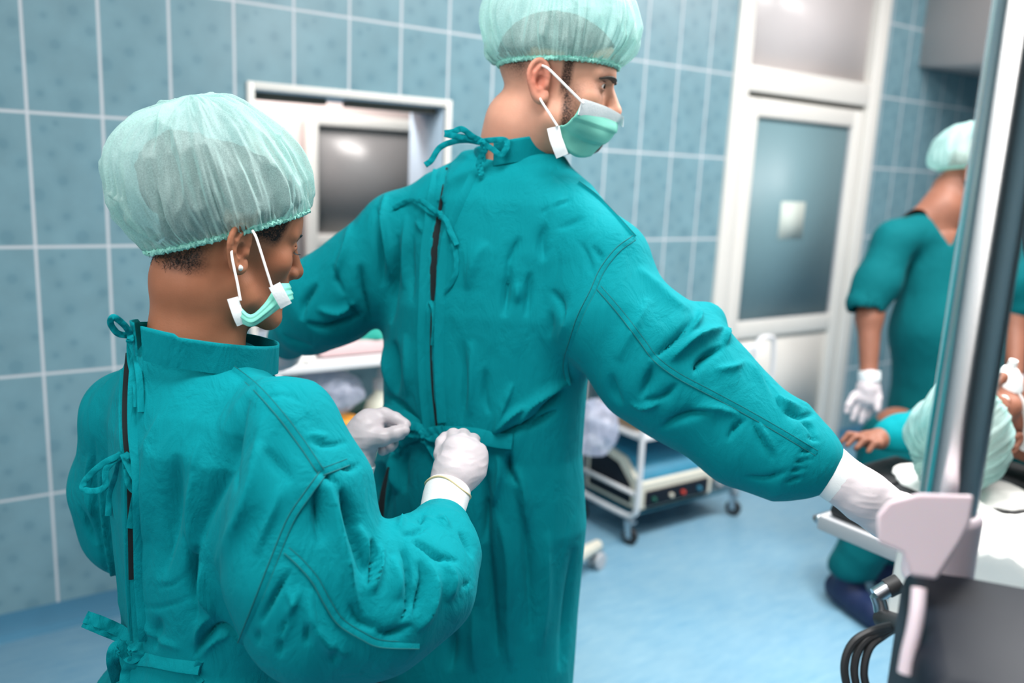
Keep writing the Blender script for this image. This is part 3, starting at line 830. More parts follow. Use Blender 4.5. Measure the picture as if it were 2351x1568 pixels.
def collar_ring(name, center, heading, a, b, zfun, hfun, gap, mat_, parent, flare=0.0, n=96, th=0.003, off0=0.0, phase=0.0):
    """stand-up collar round the neck; theta 0 = front; gap = half angle of the opening at the back"""
    Vo, Vi = [], []
    ch, sh = math.cos(heading), math.sin(heading); c = np.asarray(center)
    T = np.linspace(-math.pi+gap, math.pi-gap, n)+phase
    K = 9; rows = []
    for t in T:
        col = []
        for k in range(K):
            s = k/(K-1); z = zfun(t)+hfun(t)*s
            fl = 1+flare*s+0.008*math.sin(5*t+2*s)+0.006*math.sin(11*t)
            u, v = a*fl*math.sin(t), b*fl*math.cos(t)
            col.append(c+np.array([u*ch+v*sh, -u*sh+v*ch, z]))
        rows.append(col)
    R = np.array(rows)              # n,K,3
    out = R-c; out[:, :, 2] = 0; out = out/np.linalg.norm(out, axis=2, keepdims=True)
    In = R-out*th
    V = np.concatenate([R.reshape(-1, 3), In.reshape(-1, 3)]); N0 = n*K; Fq = []
    for i in range(n-1):
        for k in range(K-1):
            q = [i*K+k, (i+1)*K+k, (i+1)*K+k+1, i*K+k+1]; Fq += [q, [x+N0 for x in q[::-1]]]
        Fq.append([i*K+K-1, (i+1)*K+K-1, (i+1)*K+K-1+N0, i*K+K-1+N0])
    for i in (0, n-1):
        for k in range(K-1): Fq.append([i*K+k, i*K+k+1, i*K+k+1+N0, i*K+k+N0])
    o = mesh_obj(name, V, Fq, mat_, parent)
    return o
def glove(name, chains, lo, hi, mat_, parent, k=0.010, h=0.0016, finger_k=0.0045):
    """chains[0] = palm list of chains (blended), rest = fingers rooted in the palm"""
    def f(P):
        d = None
        for ch in chains[0]:
            e = sd_chain(P, ch, 0.01); d = e if d is None else smin(d, e, 0.014)
        fg = None
        for ch in chains[1:]:
            e = sd_chain(P, ch, 0.004); fg = e if fg is None else smin(fg, e, 0.0022)
        return smin(d, fg, k) if fg is not None else d
    V, Fq = surface_nets(f, lo, hi, h)
    V = smooth_mesh(V, Fq, 2, 0.4)
    N = normals(V, Fq)
    V = V+N*(vnoise(V*70, 3)*0.0006+np.abs(vnoise(V*np.array([38, 38, 110]), 5))*-0.0008)[:, None]
    return mesh_obj(name, V, Fq, mat_, parent)
def bounds(chs, pad=0.02):
    A = np.array([p for c in chs for p in c]); return A[:, :3].min(0)-A[:, 3].max()-pad, A[:, :3].max(0)+A[:, 3].max()+pad
def cone_tube(name, pts, mat_, parent, n=40, ribs=0.0, closed_end=False, wob=0.0, seed=0):
    """open knitted cuff: tube with thickness along pts (x,y,z,r)"""
    mb = MB(); P = [np.array(p[:3]) for p in pts]; r = [p[3] for p in pts]
    mb.tube(P, r, n)
    o = mb.build(name, mat_, parent, angle=70)
    return o
def zf(x0, y0, s): return lambda *a: [(x0+a[i]/s, y0+a[i+1]/s) for i in range(0, len(a), 2)]
def cloth_noise(V, Fq, amp=0.003, seed=2, stretch=(7, 7, 2.2)):
    N = normals(V, Fq)
    n = vnoise(V*np.array(stretch), seed)+0.5*vnoise(V*np.array(stretch)*2.3, seed+1)
    rn = vnoise(V*np.array([13, 13, 2.6]), seed+4); ms = np.clip(.5+vnoise(V*np.array([4, 4, 2.5]), seed+6), 0, 1)
    return V+N*(n*amp+ms*(1-2.2*np.abs(rn))*amp*1.1)[:, None]
# ------------------------------------------------------------------ the nurse tying the gown
HW = math.radians(80)
fW = np.array([math.sin(HW), math.cos(HW), 0]); rW = np.array([math.cos(HW), -math.sin(HW), 0])
woman = thing('person', (*up_at(486, 1000, 1.21, 1.26)[:2], 0), 'person in teal gown with pearl earring, tying the waist tape of the taller person', 'person', None)
HH = math.radians(88)
frw = head_frame((0, 0, 0), HH, math.radians(12), math.radians(2))
earp = at(566, 578, 1.155)
frw = (frw[0], earp-frw[0][:, 0]*0.074)
cW = frw[1]
neckW = [(*(cW+frw[0]@np.array([0, -.015, -.01])), .053), (*(cW+frw[0]@np.array([0, -.034, -.055])), .054), A4(462, 690, 1.215, .0565), A4(450, 790, 1.225, .060), A4(455, 870, 1.225, .058)]
optW = dict(width=.95, nose=.82, alae=1.18, lips=1.35, chin=.0185, brow=.9, eye_open=.75, eye_z=.0095, ear=1.0, extra=[])
V1, F1 = surface_nets(lambda P: head_sdf(P, frw, neckW, optW), cW-np.array([.14, .14, .30]), cW+np.array([.14, .14, .16]), 0.0017)
V1 = smooth_mesh(V1, F1, 2, 0.4)
ZREF = 1.26
shR = at(664, 985, 1.10); shL = at(302, 955, 1.34)
elR, wrR = at(735, 1370, 1.10), at(1016, 1170, 1.255)
elL, wrL = at(330, 1210, 1.47), at(826, 1060, 1.43)
baseW = np.array(woman.location)
def leg(hx, base, heading, z0=0.86):
    r = np.array([math.cos(heading), -math.sin(heading), 0]); f = np.array([math.sin(heading), math.cos(heading), 0])
    a = base+r*hx+np.array([0, 0, z0])
    return [[(*a, .070), (*(base+r*hx*1.05+f*.02+np.array([0, 0, .48])), .058), (*(base+r*hx*1.1-f*.01+np.array([0, 0, .09])), .042)],
            [(*(base+r*hx*1.1-f*.04+np.array([0, 0, .042])), .038), (*(base+r*hx*1.2+f*.14+np.array([0, 0, .03])), .028)]]
tW = [up_at(464, 915, 1.215, ZREF), up_at(484, 1100, 1.21, ZREF), up_at(486, 1400, 1.20, ZREF)]
B = [[(*(tW[0]), .06), (*(tW[1]), .085), (*(tW[2]), .085), (*(baseW+np.array([0, 0, .86])), .11)],
     [A4(662, 1000, 1.10, .042), A4(690, 1130, 1.095, .042), A4(735, 1370, 1.10, .038), A4(880, 1370, 1.12, .034), A4(990, 1270, 1.20, .028), A4(1014, 1190, 1.245, .025)], [(*shL, .04), A4(290, 1120, 1.42, .04), A4(310, 1200, 1.45, .038), A4(600, 1130, 1.45, .032), A4(800, 1082, 1.44, .024)], [(*tW[0], .055), (*shR, .035)], [(*tW[0], .055), (*shL, .035)]]
for s in (.09, -.09): B += leg(s, baseW, HW)
V2, F2 = surface_nets(lambda P: coarse_body(P, B), np.minimum(baseW-.6, [-.5, .4, -.02]), (1.1, 1.9, 1.45), 0.012)
bodyW = mesh_obj('body', *join_meshes([(V1, F1), (V2, F2)]), M_['skin_w'], woman)
Q = (V1-cW)@frw[0]
tone = np.zeros((len(V1)+len(V2), 2))
hl = Q[:, 2]-(.052+.55*np.minimum(Q[:, 1], .08)-0.10*np.maximum(Q[:, 1]-.04, 0)/.05)
nape = np.clip((Q[:, 2]+.050)/.018, 0, 1)*np.clip((-Q[:, 1]-.035)/.02, 0, 1)
side = np.clip((Q[:, 2]-.012+.10*(Q[:, 1]-.02))/.014, 0, 1)*np.clip((.066-Q[:, 1]-.35*(.06-Q[:, 2]))/.010, 0, 1)*np.clip((Q[:, 1]-.006)/.006, 0, 1)
tone[:len(V1), 0] = np.clip(np.maximum(nape*.9, side*1.0), 0, 1)
tone[:len(V1), 1] = np.clip(0.5-np.linalg.norm(Q-np.array([.05, .05, -.03]), axis=1)/.09, 0, .35)
set_tone(bodyW, tone)

# hair: a close shell under the cap, edge curls at the nape
th = np.linspace(0, 1, 40)
def hair_shell(name, fr, Vh, Fh, keep, off, mat_, parent, rough=0.0015, seed=4):
    N = normals(Vh, Fh)
    q = keep[Fh].all(1); Fk = Fh[q]
    used = np.unique(Fk); remap = -np.ones(len(Vh), int); remap[used] = np.arange(len(used))
    Vk = Vh[used]+N[used]*(off+rough*vnoise(Vh[used]*120, seed)[:, None])
    return mesh_obj(name, Vk, remap[Fk], mat_, parent)
kp = (Q[:, 2] > .030+.36*Q[:, 1]+.03*np.clip(np.abs(Q[:, 0])/.07, 0, 1)*(Q[:, 1] > .0)) & ~((np.abs(Q[:, 0]) > .066) & (Q[:, 2] < .05) & (Q[:, 1] > -.04) & (Q[:, 1] < .012))
hairW = hair_shell('hair', frw, V1, F1, kp, 0.0035, M_['hair'], woman, .0018)
Vn, Fn = surface_nets(lambda P: smin(sd_ell((P-cW)@frw[0], (0, -.022, .068), (.072, .098, .068)), sd_ell((P-cW)@frw[0], (.0, -.085, .085), (.06, .05, .05)), .03)+.004*vnoise(P*60, 3)+.003*vnoise(P*130, 4), cW-.2, cW+.25, .004)
keepn = ((Vn-cW)@frw[0])[:, 2] > .050+.36*((Vn-cW)@frw[0])[:, 1]
qn = keepn[Fn].all(1); mesh_obj('hair_bun', Vn, Fn[qn], M_['hair'], hairW)
rng = np.random.RandomState(5)
cm = MB(); bv1 = bvh_of(V1, F1)
for i in range(230):
    x = rng.uniform(-.055, .058); p0 = np.array([x, -.085+.02*abs(x)/.06, -.012-rng.rand()*.026])
    w0 = frw[1]+frw[0]@p0
    hit = bv1.find_nearest(Vector(w0)); w0 = np.array(hit[0]); nn = np.array(hit[1])
    dn = unit(frw[0]@np.array([rng.normal(0, .5), 0, -1+rng.normal(0, .3)])); L = rng.uniform(.008, .022); cu = rng.uniform(.001, .0035); ph = rng.rand()*6
    sd = np.cross(dn, nn)
    P = [w0+dn*L*s+nn*(.0008+.004*s*s*rng.rand()+cu*math.sin(s*7+ph)*.6)+sd*cu*math.cos(s*7+ph) for s in np.linspace(0, 1, 7)]
    cm.tube(P, [.00028]*6+[.0001], 4, caps=False)
cm.build('hair_strands', M_['hair'], hairW)
for s in (1, -1):
    eo = frw[1]+frw[0]@np.array([s*.0304, .0725, .015])
    e = MB().lathe([(0.0, -.0125)]+[(.0125*math.sin(a), -.0125*math.cos(a)) for a in np.linspace(.2, 2.9, 14)]+[(0, .0125)], eo, frw[0]@np.array([0, .95, -.3]), 20).build('eye', M_['eye'], woman)
    ir = frw[0]@unit(np.array([0, .9, -.45]))
    MB().lathe([(0, .0105), (.0056, .0112), (.0045, .0122), (0, .0128)], eo, ir, 16).build('iris', M_['iris'], e)
    bm_ = MB(); pts = [np.array([s*x*.95, y, z]) for x, y, z in ((.012, .0955, .030), (.024, .092, .034), (.036, .085, .0345), (.046, .074, .030))]
    bm_.tube([frw[1]+frw[0]@p for p in spline(pts, 5)], [.0018+.0022*math.sin(math.pi*min(1, i/15*.9+.1)) for i in range(16)], 8, flat=.5).build('eyebrow', M_['hair'], woman)
    lm = MB()
    for t in np.linspace(0, 1, 26):
        b0 = np.array([s*(.022+.023*t), .0885-.010*t*t, .0085]); P = [frw[1]+frw[0]@(b0+np.array([s*.002*t*q, .0085*q, -.0045*q+.004*q*q])) for q in np.linspace(0, 1, 5)]
        lm.tube(P, [.00035, .0003, .00025, .0002, .0001], 4, caps=False)
    lm.build('eyelashes', M_['hair'], woman)
ep = frw[1]+frw[0]@np.array([.0795, -.0075, -.0225])
er = MB().lathe([(.0044*math.sin(a), -.0044*math.cos(a)) for a in np.linspace(0, math.pi, 12)], ep+frw[0][:, 0]*.0025, frw[0][:, 0], 18).build('earring', M_['pearl'], woman)

# gown
torW = sorted([SL(452, 800, 1.215, .086, .080, HW), SL(460, 845, 1.215, .112, .090, HW), SL(474, 905, 1.212, .160, .108, HW), SL(484, 980, 1.21, .196, .122, HW), SL(487, 1150, 1.21, .198, .124, HW),
               SL(487, 1300, 1.205, .178, .118, HW), SL(487, 1430, 1.20, .166, .112, HW), SL(484, 1500, 1.19, .166, .116, HW), SL(480, 1600, 1.18, .19, .135, HW),
               (.70, *(baseW[:2]+.0), .225, .17, HW), (.40, *baseW[:2], .25, .20, HW)])
slR = [A4(660, 1005, 1.10, .066), A4(688, 1120, 1.095, .086), A4(704, 1300, 1.095, .097), A4(735, 1392, 1.10, .093), A4(850, 1385, 1.115, .088), A4(950, 1330, 1.15, .078), A4(1000, 1262, 1.20, .056), A4(1012, 1205, 1.235, .038)]
slL = [(*shL, .068), A4(290, 1120, 1.42, .078), A4(310, 1200, 1.45, .078), A4(600, 1130, 1.45, .07), A4(770, 1090, 1.44, .050)]
def gownW(P, groove=None):
    d = sd_loft(P, torW)
    d = smin(d, sd_cone(P, at(545, 925, 1.17), shR, .042, .058), 0.05)
    d = smin(d, sd_cone(P, at(395, 880, 1.25), shL, .05, .060), 0.05)
    d = smin(d, sd_chain(P, slR, 0.03), 0.035)
    d = smin(d, sd_chain(P, slL, 0.03), 0.03)
    if groove is not None: d = smax(d, -sd_chain(P, groove, 0.002), 0.002)
    return d
gl, gh = np.array([-.22, .62, .38]), np.array([.98, 1.72, 1.36])
Vc, Fc_ = surface_nets(gownW, gl, gh, 0.012)
bc = bvh_of(Vc, Fc_)
openW = [(305, 772), (296, 850), (292, 930), (294, 1010), (302, 1070), (304, 1150), (306, 1250), (307, 1330), (312, 1400), (318, 1470)]
gr = [(*p, .0075) for p in smooth_path(surf_path(bc, openW, -0.002, 4), 2)]
V, Fq = surface_nets(lambda P: gownW(P, gr), gl, gh, 0.0042)
V = smooth_mesh(V, Fq, 1, 0.4)
V = cloth_noise(V, Fq, 0.0028, 2)
z4 = zf(100, 680, 1.766); z7 = zf(550, 1000, 2.76); zb = zf(0, 1000, 2.76)
stW = [
    (z4(830, 400, 790, 500, 745, 640, 700, 780, 650, 920, 622, 1060), 30, -.011), (z4(890, 470, 880, 600, 850, 760, 800, 900, 700, 1100), 34, .008),
    (z4(540, 640, 520, 800, 505, 950, 480, 1150), 36, -.012), (z4(600, 700, 590, 900, 600, 1060), 20, .006), (z4(430, 560, 420, 800, 410, 1000), 26, .006),
    (z4(560, 960, 600, 1080, 612, 1220, 628, 1330), 12, -.009, .5), (z4(385, 1255, 470, 1262, 600, 1225), 5, -.002), (z4(450, 1180, 520, 1170, 580, 1130), 5, -.002),
    (z4(800, 1400, 720, 1345, 650, 1400, 612, 1465), 10, -.010, .4), (z4(760, 1370, 690, 1400, 640, 1460), 7, .005), (z4(690, 1290, 640, 1330, 615, 1420), 12, .006),
    (z4(640, 1080, 650, 1200, 700, 1310), 16, .009), (z4(620, 1010, 600, 1130, 606, 1250), 14, -.008),
    (z4(205, 560, 205, 760, 225, 960, 285, 1250), 9, -.005), (z4(235, 640, 240, 860, 270, 1080, 320, 1300), 9, .005), (z4(185, 640, 180, 800), 8, .004),
    (z4(145, 850, 190, 960, 215, 1010), 8, -.006), (z4(165, 780, 200, 900), 8, .004),
    (z4(470, 480, 440, 560, 410, 640), 12, .003), (z4(640, 560, 620, 640, 590, 720), 14, .003), (z4(760, 560, 760, 700, 800, 800), 16, -.005),
    (z4(960, 760, 940, 850, 860, 1050), 16, .005), (z4(900, 620, 1010, 760), 18, -.005),
    (z4(880, 410, 980, 400, 1060, 440), 6, -.002), (z4(1080, 590, 1150, 605, 1236, 590), 8, -.004), (z4(1060, 560, 1160, 570), 7, .003),
    # right sleeve
    (z7(560, 290, 590, 420, 630, 650, 690, 900, 760, 1130), 20, .012), (z7(640, 330, 700, 520, 760, 720, 800, 930), 20, -.013), (z7(480, 330, 500, 520, 520, 700), 24, -.010),
    (z7(840, 650, 868, 760, 850, 880, 815, 960), 9, -.015, .4), (z7(900, 690, 885, 800, 850, 950, 845, 1010), 11, .010), (z7(760, 560, 800, 700, 820, 820), 14, .007),
    (z7(1010, 670, 1045, 780, 1062, 950, 1060, 1100, 1010, 1180), 9, -.010, -.5), (z7(960, 760, 1000, 900, 1000, 1040), 22, .007), (z7(1130, 790, 1165, 900, 1150, 1010, 1110, 1170), 12, -.010),
    (z7(1200, 800, 1240, 930, 1200, 1120, 1130, 1240), 16, .008), (z7(1080, 655, 1180, 710, 1260, 770, 1400, 800), 9, -.008), (z7(1020, 630, 1120, 600, 1200, 560), 8, -.008),
    (z7(1390, 600, 1440, 680, 1480, 780), 8, -.006), (z7(1300, 780, 1340, 900, 1330, 1050), 18, .008), (z7(1400, 960, 1460, 930), 6, -.004),
    (z7(850, 1240, 960, 1260, 1100, 1200), 14, -.006), (z7(700, 1050, 760, 1180, 900, 1230), 14, -.006),
    (z7(330, 850, 230, 1000, 130, 1200), 9, -.007), (z7(350, 1080, 290, 1200, 250, 1290), 9, -.006), (z7(300, 960, 330, 1040, 360, 1080), 8, .004), (z7(390, 950, 330, 1100, 270, 1300), 12, .006),
    (z7(120, 1230, 110, 1330), 7, -.004), (z7(450, 960, 450, 1120, 540, 1300, 700, 1400), 26, .007), (z7(260, 1290, 250, 1400), 9, -.005), (z7(440, 1180, 420, 1330), 10, -.005), (z7(600, 1330, 600, 1440), 12, -.004),
    (z7(1040, 500, 1010, 600), 8, .006), (z7(1160, 490, 1140, 560), 7, -.007), (z7(1260, 500, 1330, 580), 8, .005), (z7(470, 210, 560, 260, 640, 330), 7, -.004), (z7(620, 190, 700, 210, 770, 180), 8, -.004),
    # lower back
    (z4(320, 1440, 300, 1560), 9, -.012), (z4(470, 1300, 440, 1440), 20, -.006), (z4(400, 1300, 440, 1380, 560, 1430), 9, .004),
]
V = folds(V, Fq, stW, 1.8, None, .8)
gW = mesh_obj('gown', V, Fq, M_['gown'], woman)
bW = bvh_of(V, Fq)
# dark strip painting the shade inside the gap of the back opening
P = smooth_path(surf_path(bW, openW[:8], 0.0006, 4), 1)
ribbon('gap_shade', P, [.013]*len(P), M_['gap_shade'], woman, .001)
# overlapping edge of the right back panel
P = smooth_path(surf_path(bW, [(x+15, y) for x, y in openW], 0.003, 5), 4)
ribbon('gown_placket', P, .016, M_['gown'], gW, .004)
P = smooth_path(surf_path(bW, [(x-13, y) for x, y in openW], 0.001, 5), 4)
ribbon('gown_placket', P, .008, M_['gown'], gW, .003)
for pts in (z4(735, 270, 850, 360, 960, 480, 1050, 600, 1125, 712), z4(1135, 715, 1065, 810, 1000, 910, 930, 1080, 860, 1260, 800, 1410), z4(1130, 712, 1190, 690, 1236, 672), z4(985, 1030, 1040, 1080, 1100, 1150, 1150, 1240)+z7(560, 1050, 640, 1180, 780, 1270, 900, 1320, 1140, 1330)[1:]):
    seam(bW, pts, gW)
cz = at(470, 800, 1.20)
collar_ring('collar', (*(at(478, 800, 1.205)[:2]), cz[2]-.008), HW, .088, .097, lambda t: -.014-.019*math.cos(t), lambda t: .042+.004*(abs(t) > 2.4), .16, M_['gown'], gW, .03)
# waist belt
P = smooth_path(surf_path(bW, z4(380, 1465, 450, 1472, 540, 1490, 635, 1502), 0.003, 6), 3)
ribbon('belt', P, .021, M_['gown'], gW, .004)
P = surf_path(bW, z4(632, 1480, 615, 1530, 640, 1568), 0.002, 5); ribbon('belt_loop', P, .010, M_['gown'], gW, .004)

def bow(name, parent, bvh, pieces, width, matk='gown', d0=None, dmax=9):
    """pieces: lists of (px, py, lift m); ribbons of one bow in one mesh"""
    mb = MB()
    for pc in pieces:
        base = [on_surf(bvh, x, y, 0, None) for x, y, l in pc]
        dd = [((b-CAM)@_F if b is not None else None) for b in base]
        known = [d for d in dd if d is not None]; ref = known[0] if known else (d0 or 1.15)
        pts = []
        for (x, y, l), d in zip(pc, dd):
            d = None if d is None else min(d, dmax)
            if d is None or abs(d-ref) > .07: d = min(ref, dmax)
            pts.append(at(x, y, d-l)); ref = d
        ribbon('', spline(pts, 7), width, None, None, .003, twist=.25, mb=mb)
    return mb.build(name, M_[matk], parent, angle=60)
q = lambda *a: [(100+a[i]/1.766, 680+a[i+1]/1.766, a[i+2]) for i in range(0, len(a), 3)]
bow('neck_tie', gW, bW, [q(345, 160, .006, 300, 150, .02, 272, 110, .03, 285, 85, .035, 330, 120, .02, 352, 155, .008), q(350, 155, .008, 352, 175, .01, 346, 190, .008), q(350, 165, .006, 385, 185, .008, 425, 190, .006),
                         q(350, 170, .006, 352, 260, .006, 375, 370, .006, 378, 450, .005), q(345, 172, .006, 370, 230, .010, 388, 330, .008, 395, 470, .005)], .0085)
bow('back_tie', gW, bW, [q(318, 640, .006, 240, 680, .012, 175, 740, .012, 160, 780, .014, 205, 790, .012, 250, 770, .010, 255, 700, .01, 316, 645, .006), q(316, 640, .006, 296, 720, .008, 270, 800, .006, 262, 890, .005),
                         q(322, 640, .006, 345, 690, .010, 380, 760, .010, 372, 790, .010, 345, 760, .010, 338, 700, .008), q(330, 640, .008, 350, 655, .010, 300, 640, .009), q(375, 790, .004, 362, 860, .004, 350, 940, .004)], .0085)
bow('waist_tie', gW, bW, [q(370, 1440, .010, 330, 1390, .016, 240, 1350, .025, 165, 1318, .03), q(170, 1300, .03, 240, 1325, .028, 330, 1370, .018, 372, 1430, .010), q(345, 1400, .014, 332, 1440, .018, 360, 1465, .014, 385, 1440, .012, 372, 1405, .012),
                          q(350, 1460, .010, 300, 1420, .02, 280, 1470, .02, 300, 1560, .015), q(372, 1470, .010, 340, 1520, .010, 330, 1600, .008)], .017)

# cap, mask
ringW = lambda t: np.array([.0795*math.sin(t), -.004+.101*math.cos(t), .022+.052*math.cos(t)+.010*abs(math.sin(t))])
z1 = zf(150, 150, 2.412)
stC = [(z1(770, 190, 860, 260, 1000, 350, 1150, 440), 8, .005, .5), (z1(1150, 440, 1000, 530, 850, 600, 710, 680), 9, .006, .6), (z1(710, 680, 840, 740, 975, 760), 8, .004), (z1(1150, 440, 1200, 560, 1240, 760, 1260, 860), 7, .006, .5),
       (z1(1215, 345, 1150, 440), 6, .004), (z1(1000, 540, 1100, 570, 1170, 630), 6, .004, .5), (z1(1165, 640, 1165, 740, 1100, 830, 1040, 890), 9, -.006), (z1(805, 330, 815, 400, 770, 500, 720, 640), 16, -.009), (z1(460, 330, 400, 450, 385, 570, 420, 680), 12, -.008),
       (z1(420, 670, 500, 780, 590, 940, 640, 1000), 8, -.007, .4), (z1(530, 320, 560, 560, 580, 720, 605, 830), 9, .006), (z1(620, 540, 670, 650, 760, 780, 830, 900), 8, -.006, .4), (z1(700, 690, 760, 800, 870, 900), 8, .005), (z1(380, 740, 470, 860, 530, 990), 8, .006, .5),
       (z1(310, 830, 400, 900, 500, 970), 6, .004), (z1(980, 760, 1010, 850, 1040, 890), 7, .005), (z1(1210, 480, 1290, 620, 1300, 700), 7, -.005), (z1(1240, 440, 1330, 560, 1370, 700), 8, .004), (z1(520, 480, 500, 600, 480, 700), 18, -.006), (z1(220, 690, 320, 750, 400, 740), 7, .005)]
capW = make_cap('surgical_cap', frw, ringW, [(1.0, 1.0, 0.0), (1.03, 1.04, .004), (1.06, 1.09, .020), (1.05, 1.17, .052), (.96, 1.18, .090), (.76, 1.06, .126), (.48, .80, .156), (.25, .42, .168), (0.001, .001, .178)], M_['cap'], woman, .010, 11, stC)
# ------------------------------------------------------------------ the surgeon whose gown is being tied
HM = math.radians(68)
fM = np.array([math.sin(HM), math.cos(HM), 0]); rM = np.array([math.cos(HM), -math.sin(HM), 0])
ZREF = 1.55
baseM = up_at(1104, 1000, 1.56, ZREF)*np.array([1, 1, 0])
man = thing('person', baseM, 'tall bearded person in teal gown, arms spread, head turned aside', 'person')
HMH = math.radians(133)
frm = head_frame((0, 0, 0), HMH, math.radians(7), math.radians(-1))
earm = at(1252, 192, 1.43)
cM = earm-frm[0][:, 0]*0.0745+frm[0][:, 1]*.011; frm = (frm[0], cM)
neckM = [(*(cM+frm[0]@np.array([0, -.006, -.015])), .054), (*(cM+frm[0]@np.array([-.002, -.010, -.06])), .052), A4(1196, 285, 1.525, .057), A4(1186, 345, 1.55, .059), A4(1165, 430, 1.57, .070)]
trM = [[A4(1180, 320, 1.545, .055), A4(1290, 425, 1.52, .035)], [A4(1170, 330, 1.56, .05), A4(1050, 420, 1.60, .03)]]
optM = dict(width=1.0, nose=1.0, lips=.9, chin=.021, brow=1.15, eye_open=.72, ear=1.06, ear_y=-.012, jaw_up=.014, occ=.010, traps=[],
            extra=[])
V1, F1 = surface_nets(lambda P: head_sdf(P, frm, neckM, optM), cM-np.array([.20, .20, .30]), cM+np.array([.18, .18, .16]), 0.0019)
V1 = smooth_mesh(V1, F1, 2, 0.4); bvhM = bvh_of(V1, F1)
shRM, elRM, wrRM = at(1385, 600, 1.46), at(1600, 890, 1.43), at(1880, 1075, 1.37)
shLM, elLM, wrLM = at(930, 560, 1.64), at(700, 720, 1.70), at(655, 800, 1.90)
B = [[(*up_at(1165, 440, 1.57, ZREF), .085), (*up_at(1120, 700, 1.56, ZREF), .10), (*up_at(1104, 1000, 1.56, ZREF), .10), (*(baseM+np.array([0, 0, .9])), .11)],
     [(*shRM, .045), A4(1500, 810, 1.44, .04), A4(1600, 890, 1.43, .04), A4(1712, 990, 1.40, .036), (*wrRM, .028)], [(*shLM, .05), (*elLM, .045), (*wrLM, .03)], [(*up_at(1150, 470, 1.57, ZREF), .06), (*shRM, .045)], [(*up_at(1150, 470, 1.57, ZREF), .06), (*shLM, .045)]]
for s in (.10, -.10): B += leg(s*.8, baseM, HM, .86)
V2, F2 = surface_nets(lambda P: coarse_body(P, B), (.2, .5, -.02), (1.5, 2.2, 1.75), 0.012)
bodyM = mesh_obj('body', *join_meshes([(V1, F1), (V2, F2)]), M_['skin_m'], man)
Q = (V1-cM)@frm[0]; aq = np.abs(Q[:, 0])
tone = np.zeros((len(V1)+len(V2), 2))
beard = np.clip((.012-Q[:, 2]+.35*(Q[:, 1]-.03))/.02, 0, 1)*np.clip((Q[:, 1]-.014+.10*np.minimum(Q[:, 2], 0))/.010, 0, 1)*np.clip((Q[:, 2]+.135)/.02, 0, 1)
beard *= 1-np.clip(1.4-np.linalg.norm((Q*np.array([np.sign(1), 1, 1])-np.array([0, 0, 0]))[:, [1, 2]]-np.array([.066, -.012]), axis=1)/.030, 0, 1)*(aq > .02)
beard *= 1-((aq < .024) & (Q[:, 2] > -.040) & (Q[:, 1] > .07))*1.0
sideb = np.clip((Q[:, 1]-.010)/.006, 0, 1)*np.clip((.034-Q[:, 1])/.008, 0, 1)*np.clip((Q[:, 2]+.02)/.02, 0, 1)*(aq > .055)
napeh = np.clip((Q[:, 2]+.012-.25*(-.03-Q[:, 1]))/.03, 0, 1)*np.clip((-Q[:, 1]-.040)/.018, 0, 1)
tone[:len(V1), 0] = np.clip(np.maximum.reduce([beard*1.0, sideb*.95, napeh*.85]), 0, 1)
earred = np.clip(1.3-np.linalg.norm(Q-np.array([.086, -.022, .006]), axis=1)/.034, 0, 1)
tone[:len(V1), 1] = np.clip(np.maximum(earred*.7, .25*np.clip((Q[:, 2]+.10)/-.1+.6, 0, 1)), 0, 1)
tone[len(V1):, 1] = .1
set_tone(bodyM, tone)
kp = (Q[:, 2] > .046) & ~((aq > .066) & (Q[:, 2] < .055) & (Q[:, 1] > -.045) & (Q[:, 1] < .012))
kp &= Q[:, 2] > .046+.75*np.maximum(Q[:, 1]-.035, 0)
hairM = hair_shell('hair', frm, V1, F1, kp, 0.003, M_['hairb'], man, .0012)
for s in (1, -1):
    eo = cM+frm[0]@np.array([s*.032, .0735, .015])
    e = MB().lathe([(0.0, -.0125)]+[(.0125*math.sin(a), -.0125*math.cos(a)) for a in np.linspace(.2, 2.9, 14)]+[(0, .0125)], eo, frm[0]@np.array([0, .95, -.3]), 20).build('eye', M_['eye'], man)
    ir = frm[0]@unit(np.array([.15, .95, -.12]))
    MB().lathe([(0, .0105), (.0060, .0110), (.0045, .0123), (0, .0129)], eo, ir, 16).build('iris', M_['iris'], e)
    eb = MB(); pts = [np.array([s*x, y, z]) for x, y, z in ((.010, .0985, .026), (.024, .0965, .0295), (.038, .089, .0300), (.050, .074, .025))]
    eb.tube([cM+frm[0]@p for p in spline(pts, 5)], [.0028+.0036*math.sin(math.pi*min(1, i/15*.9+.1)) for i in range(16)], 8, flat=.5).build('eyebrow', M_['hairb'], man)

torM = sorted([SL(1182, 376, 1.56, .080, .080, HM), SL(1168, 412, 1.57, .148, .110, HM), SL(1155, 460, 1.57, .190, .128, HM), SL(1140, 560, 1.565, .210, .142, HM), SL(1118, 700, 1.56, .220, .146, HM),
               SL(1106, 850, 1.56, .215, .142, HM), SL(1100, 1000, 1.56, .214, .138, HM), SL(1088, 1150, 1.56, .238, .146, HM), SL(1070, 1350, 1.56, .240, .160, HM), SL(1055, 1560, 1.56, .245, .168, HM),
               (.42, *baseM[:2], .22, .18, HM)])
smR = [A4(1385, 610, 1.46, .072), A4(1400, 720, 1.45, .094), A4(1505, 830, 1.44, .106), A4(1590, 890, 1.43, .099), A4(1712, 990, 1.40, .086), A4(1812, 1040, 1.375, .073), A4(1862, 1058, 1.365, .044)]
smL = [A4(915, 540, 1.66, .082), A4(830, 635, 1.68, .088), A4(750, 695, 1.70, .088), A4(705, 735, 1.73, .062), A4(662, 778, 1.85, .044)]
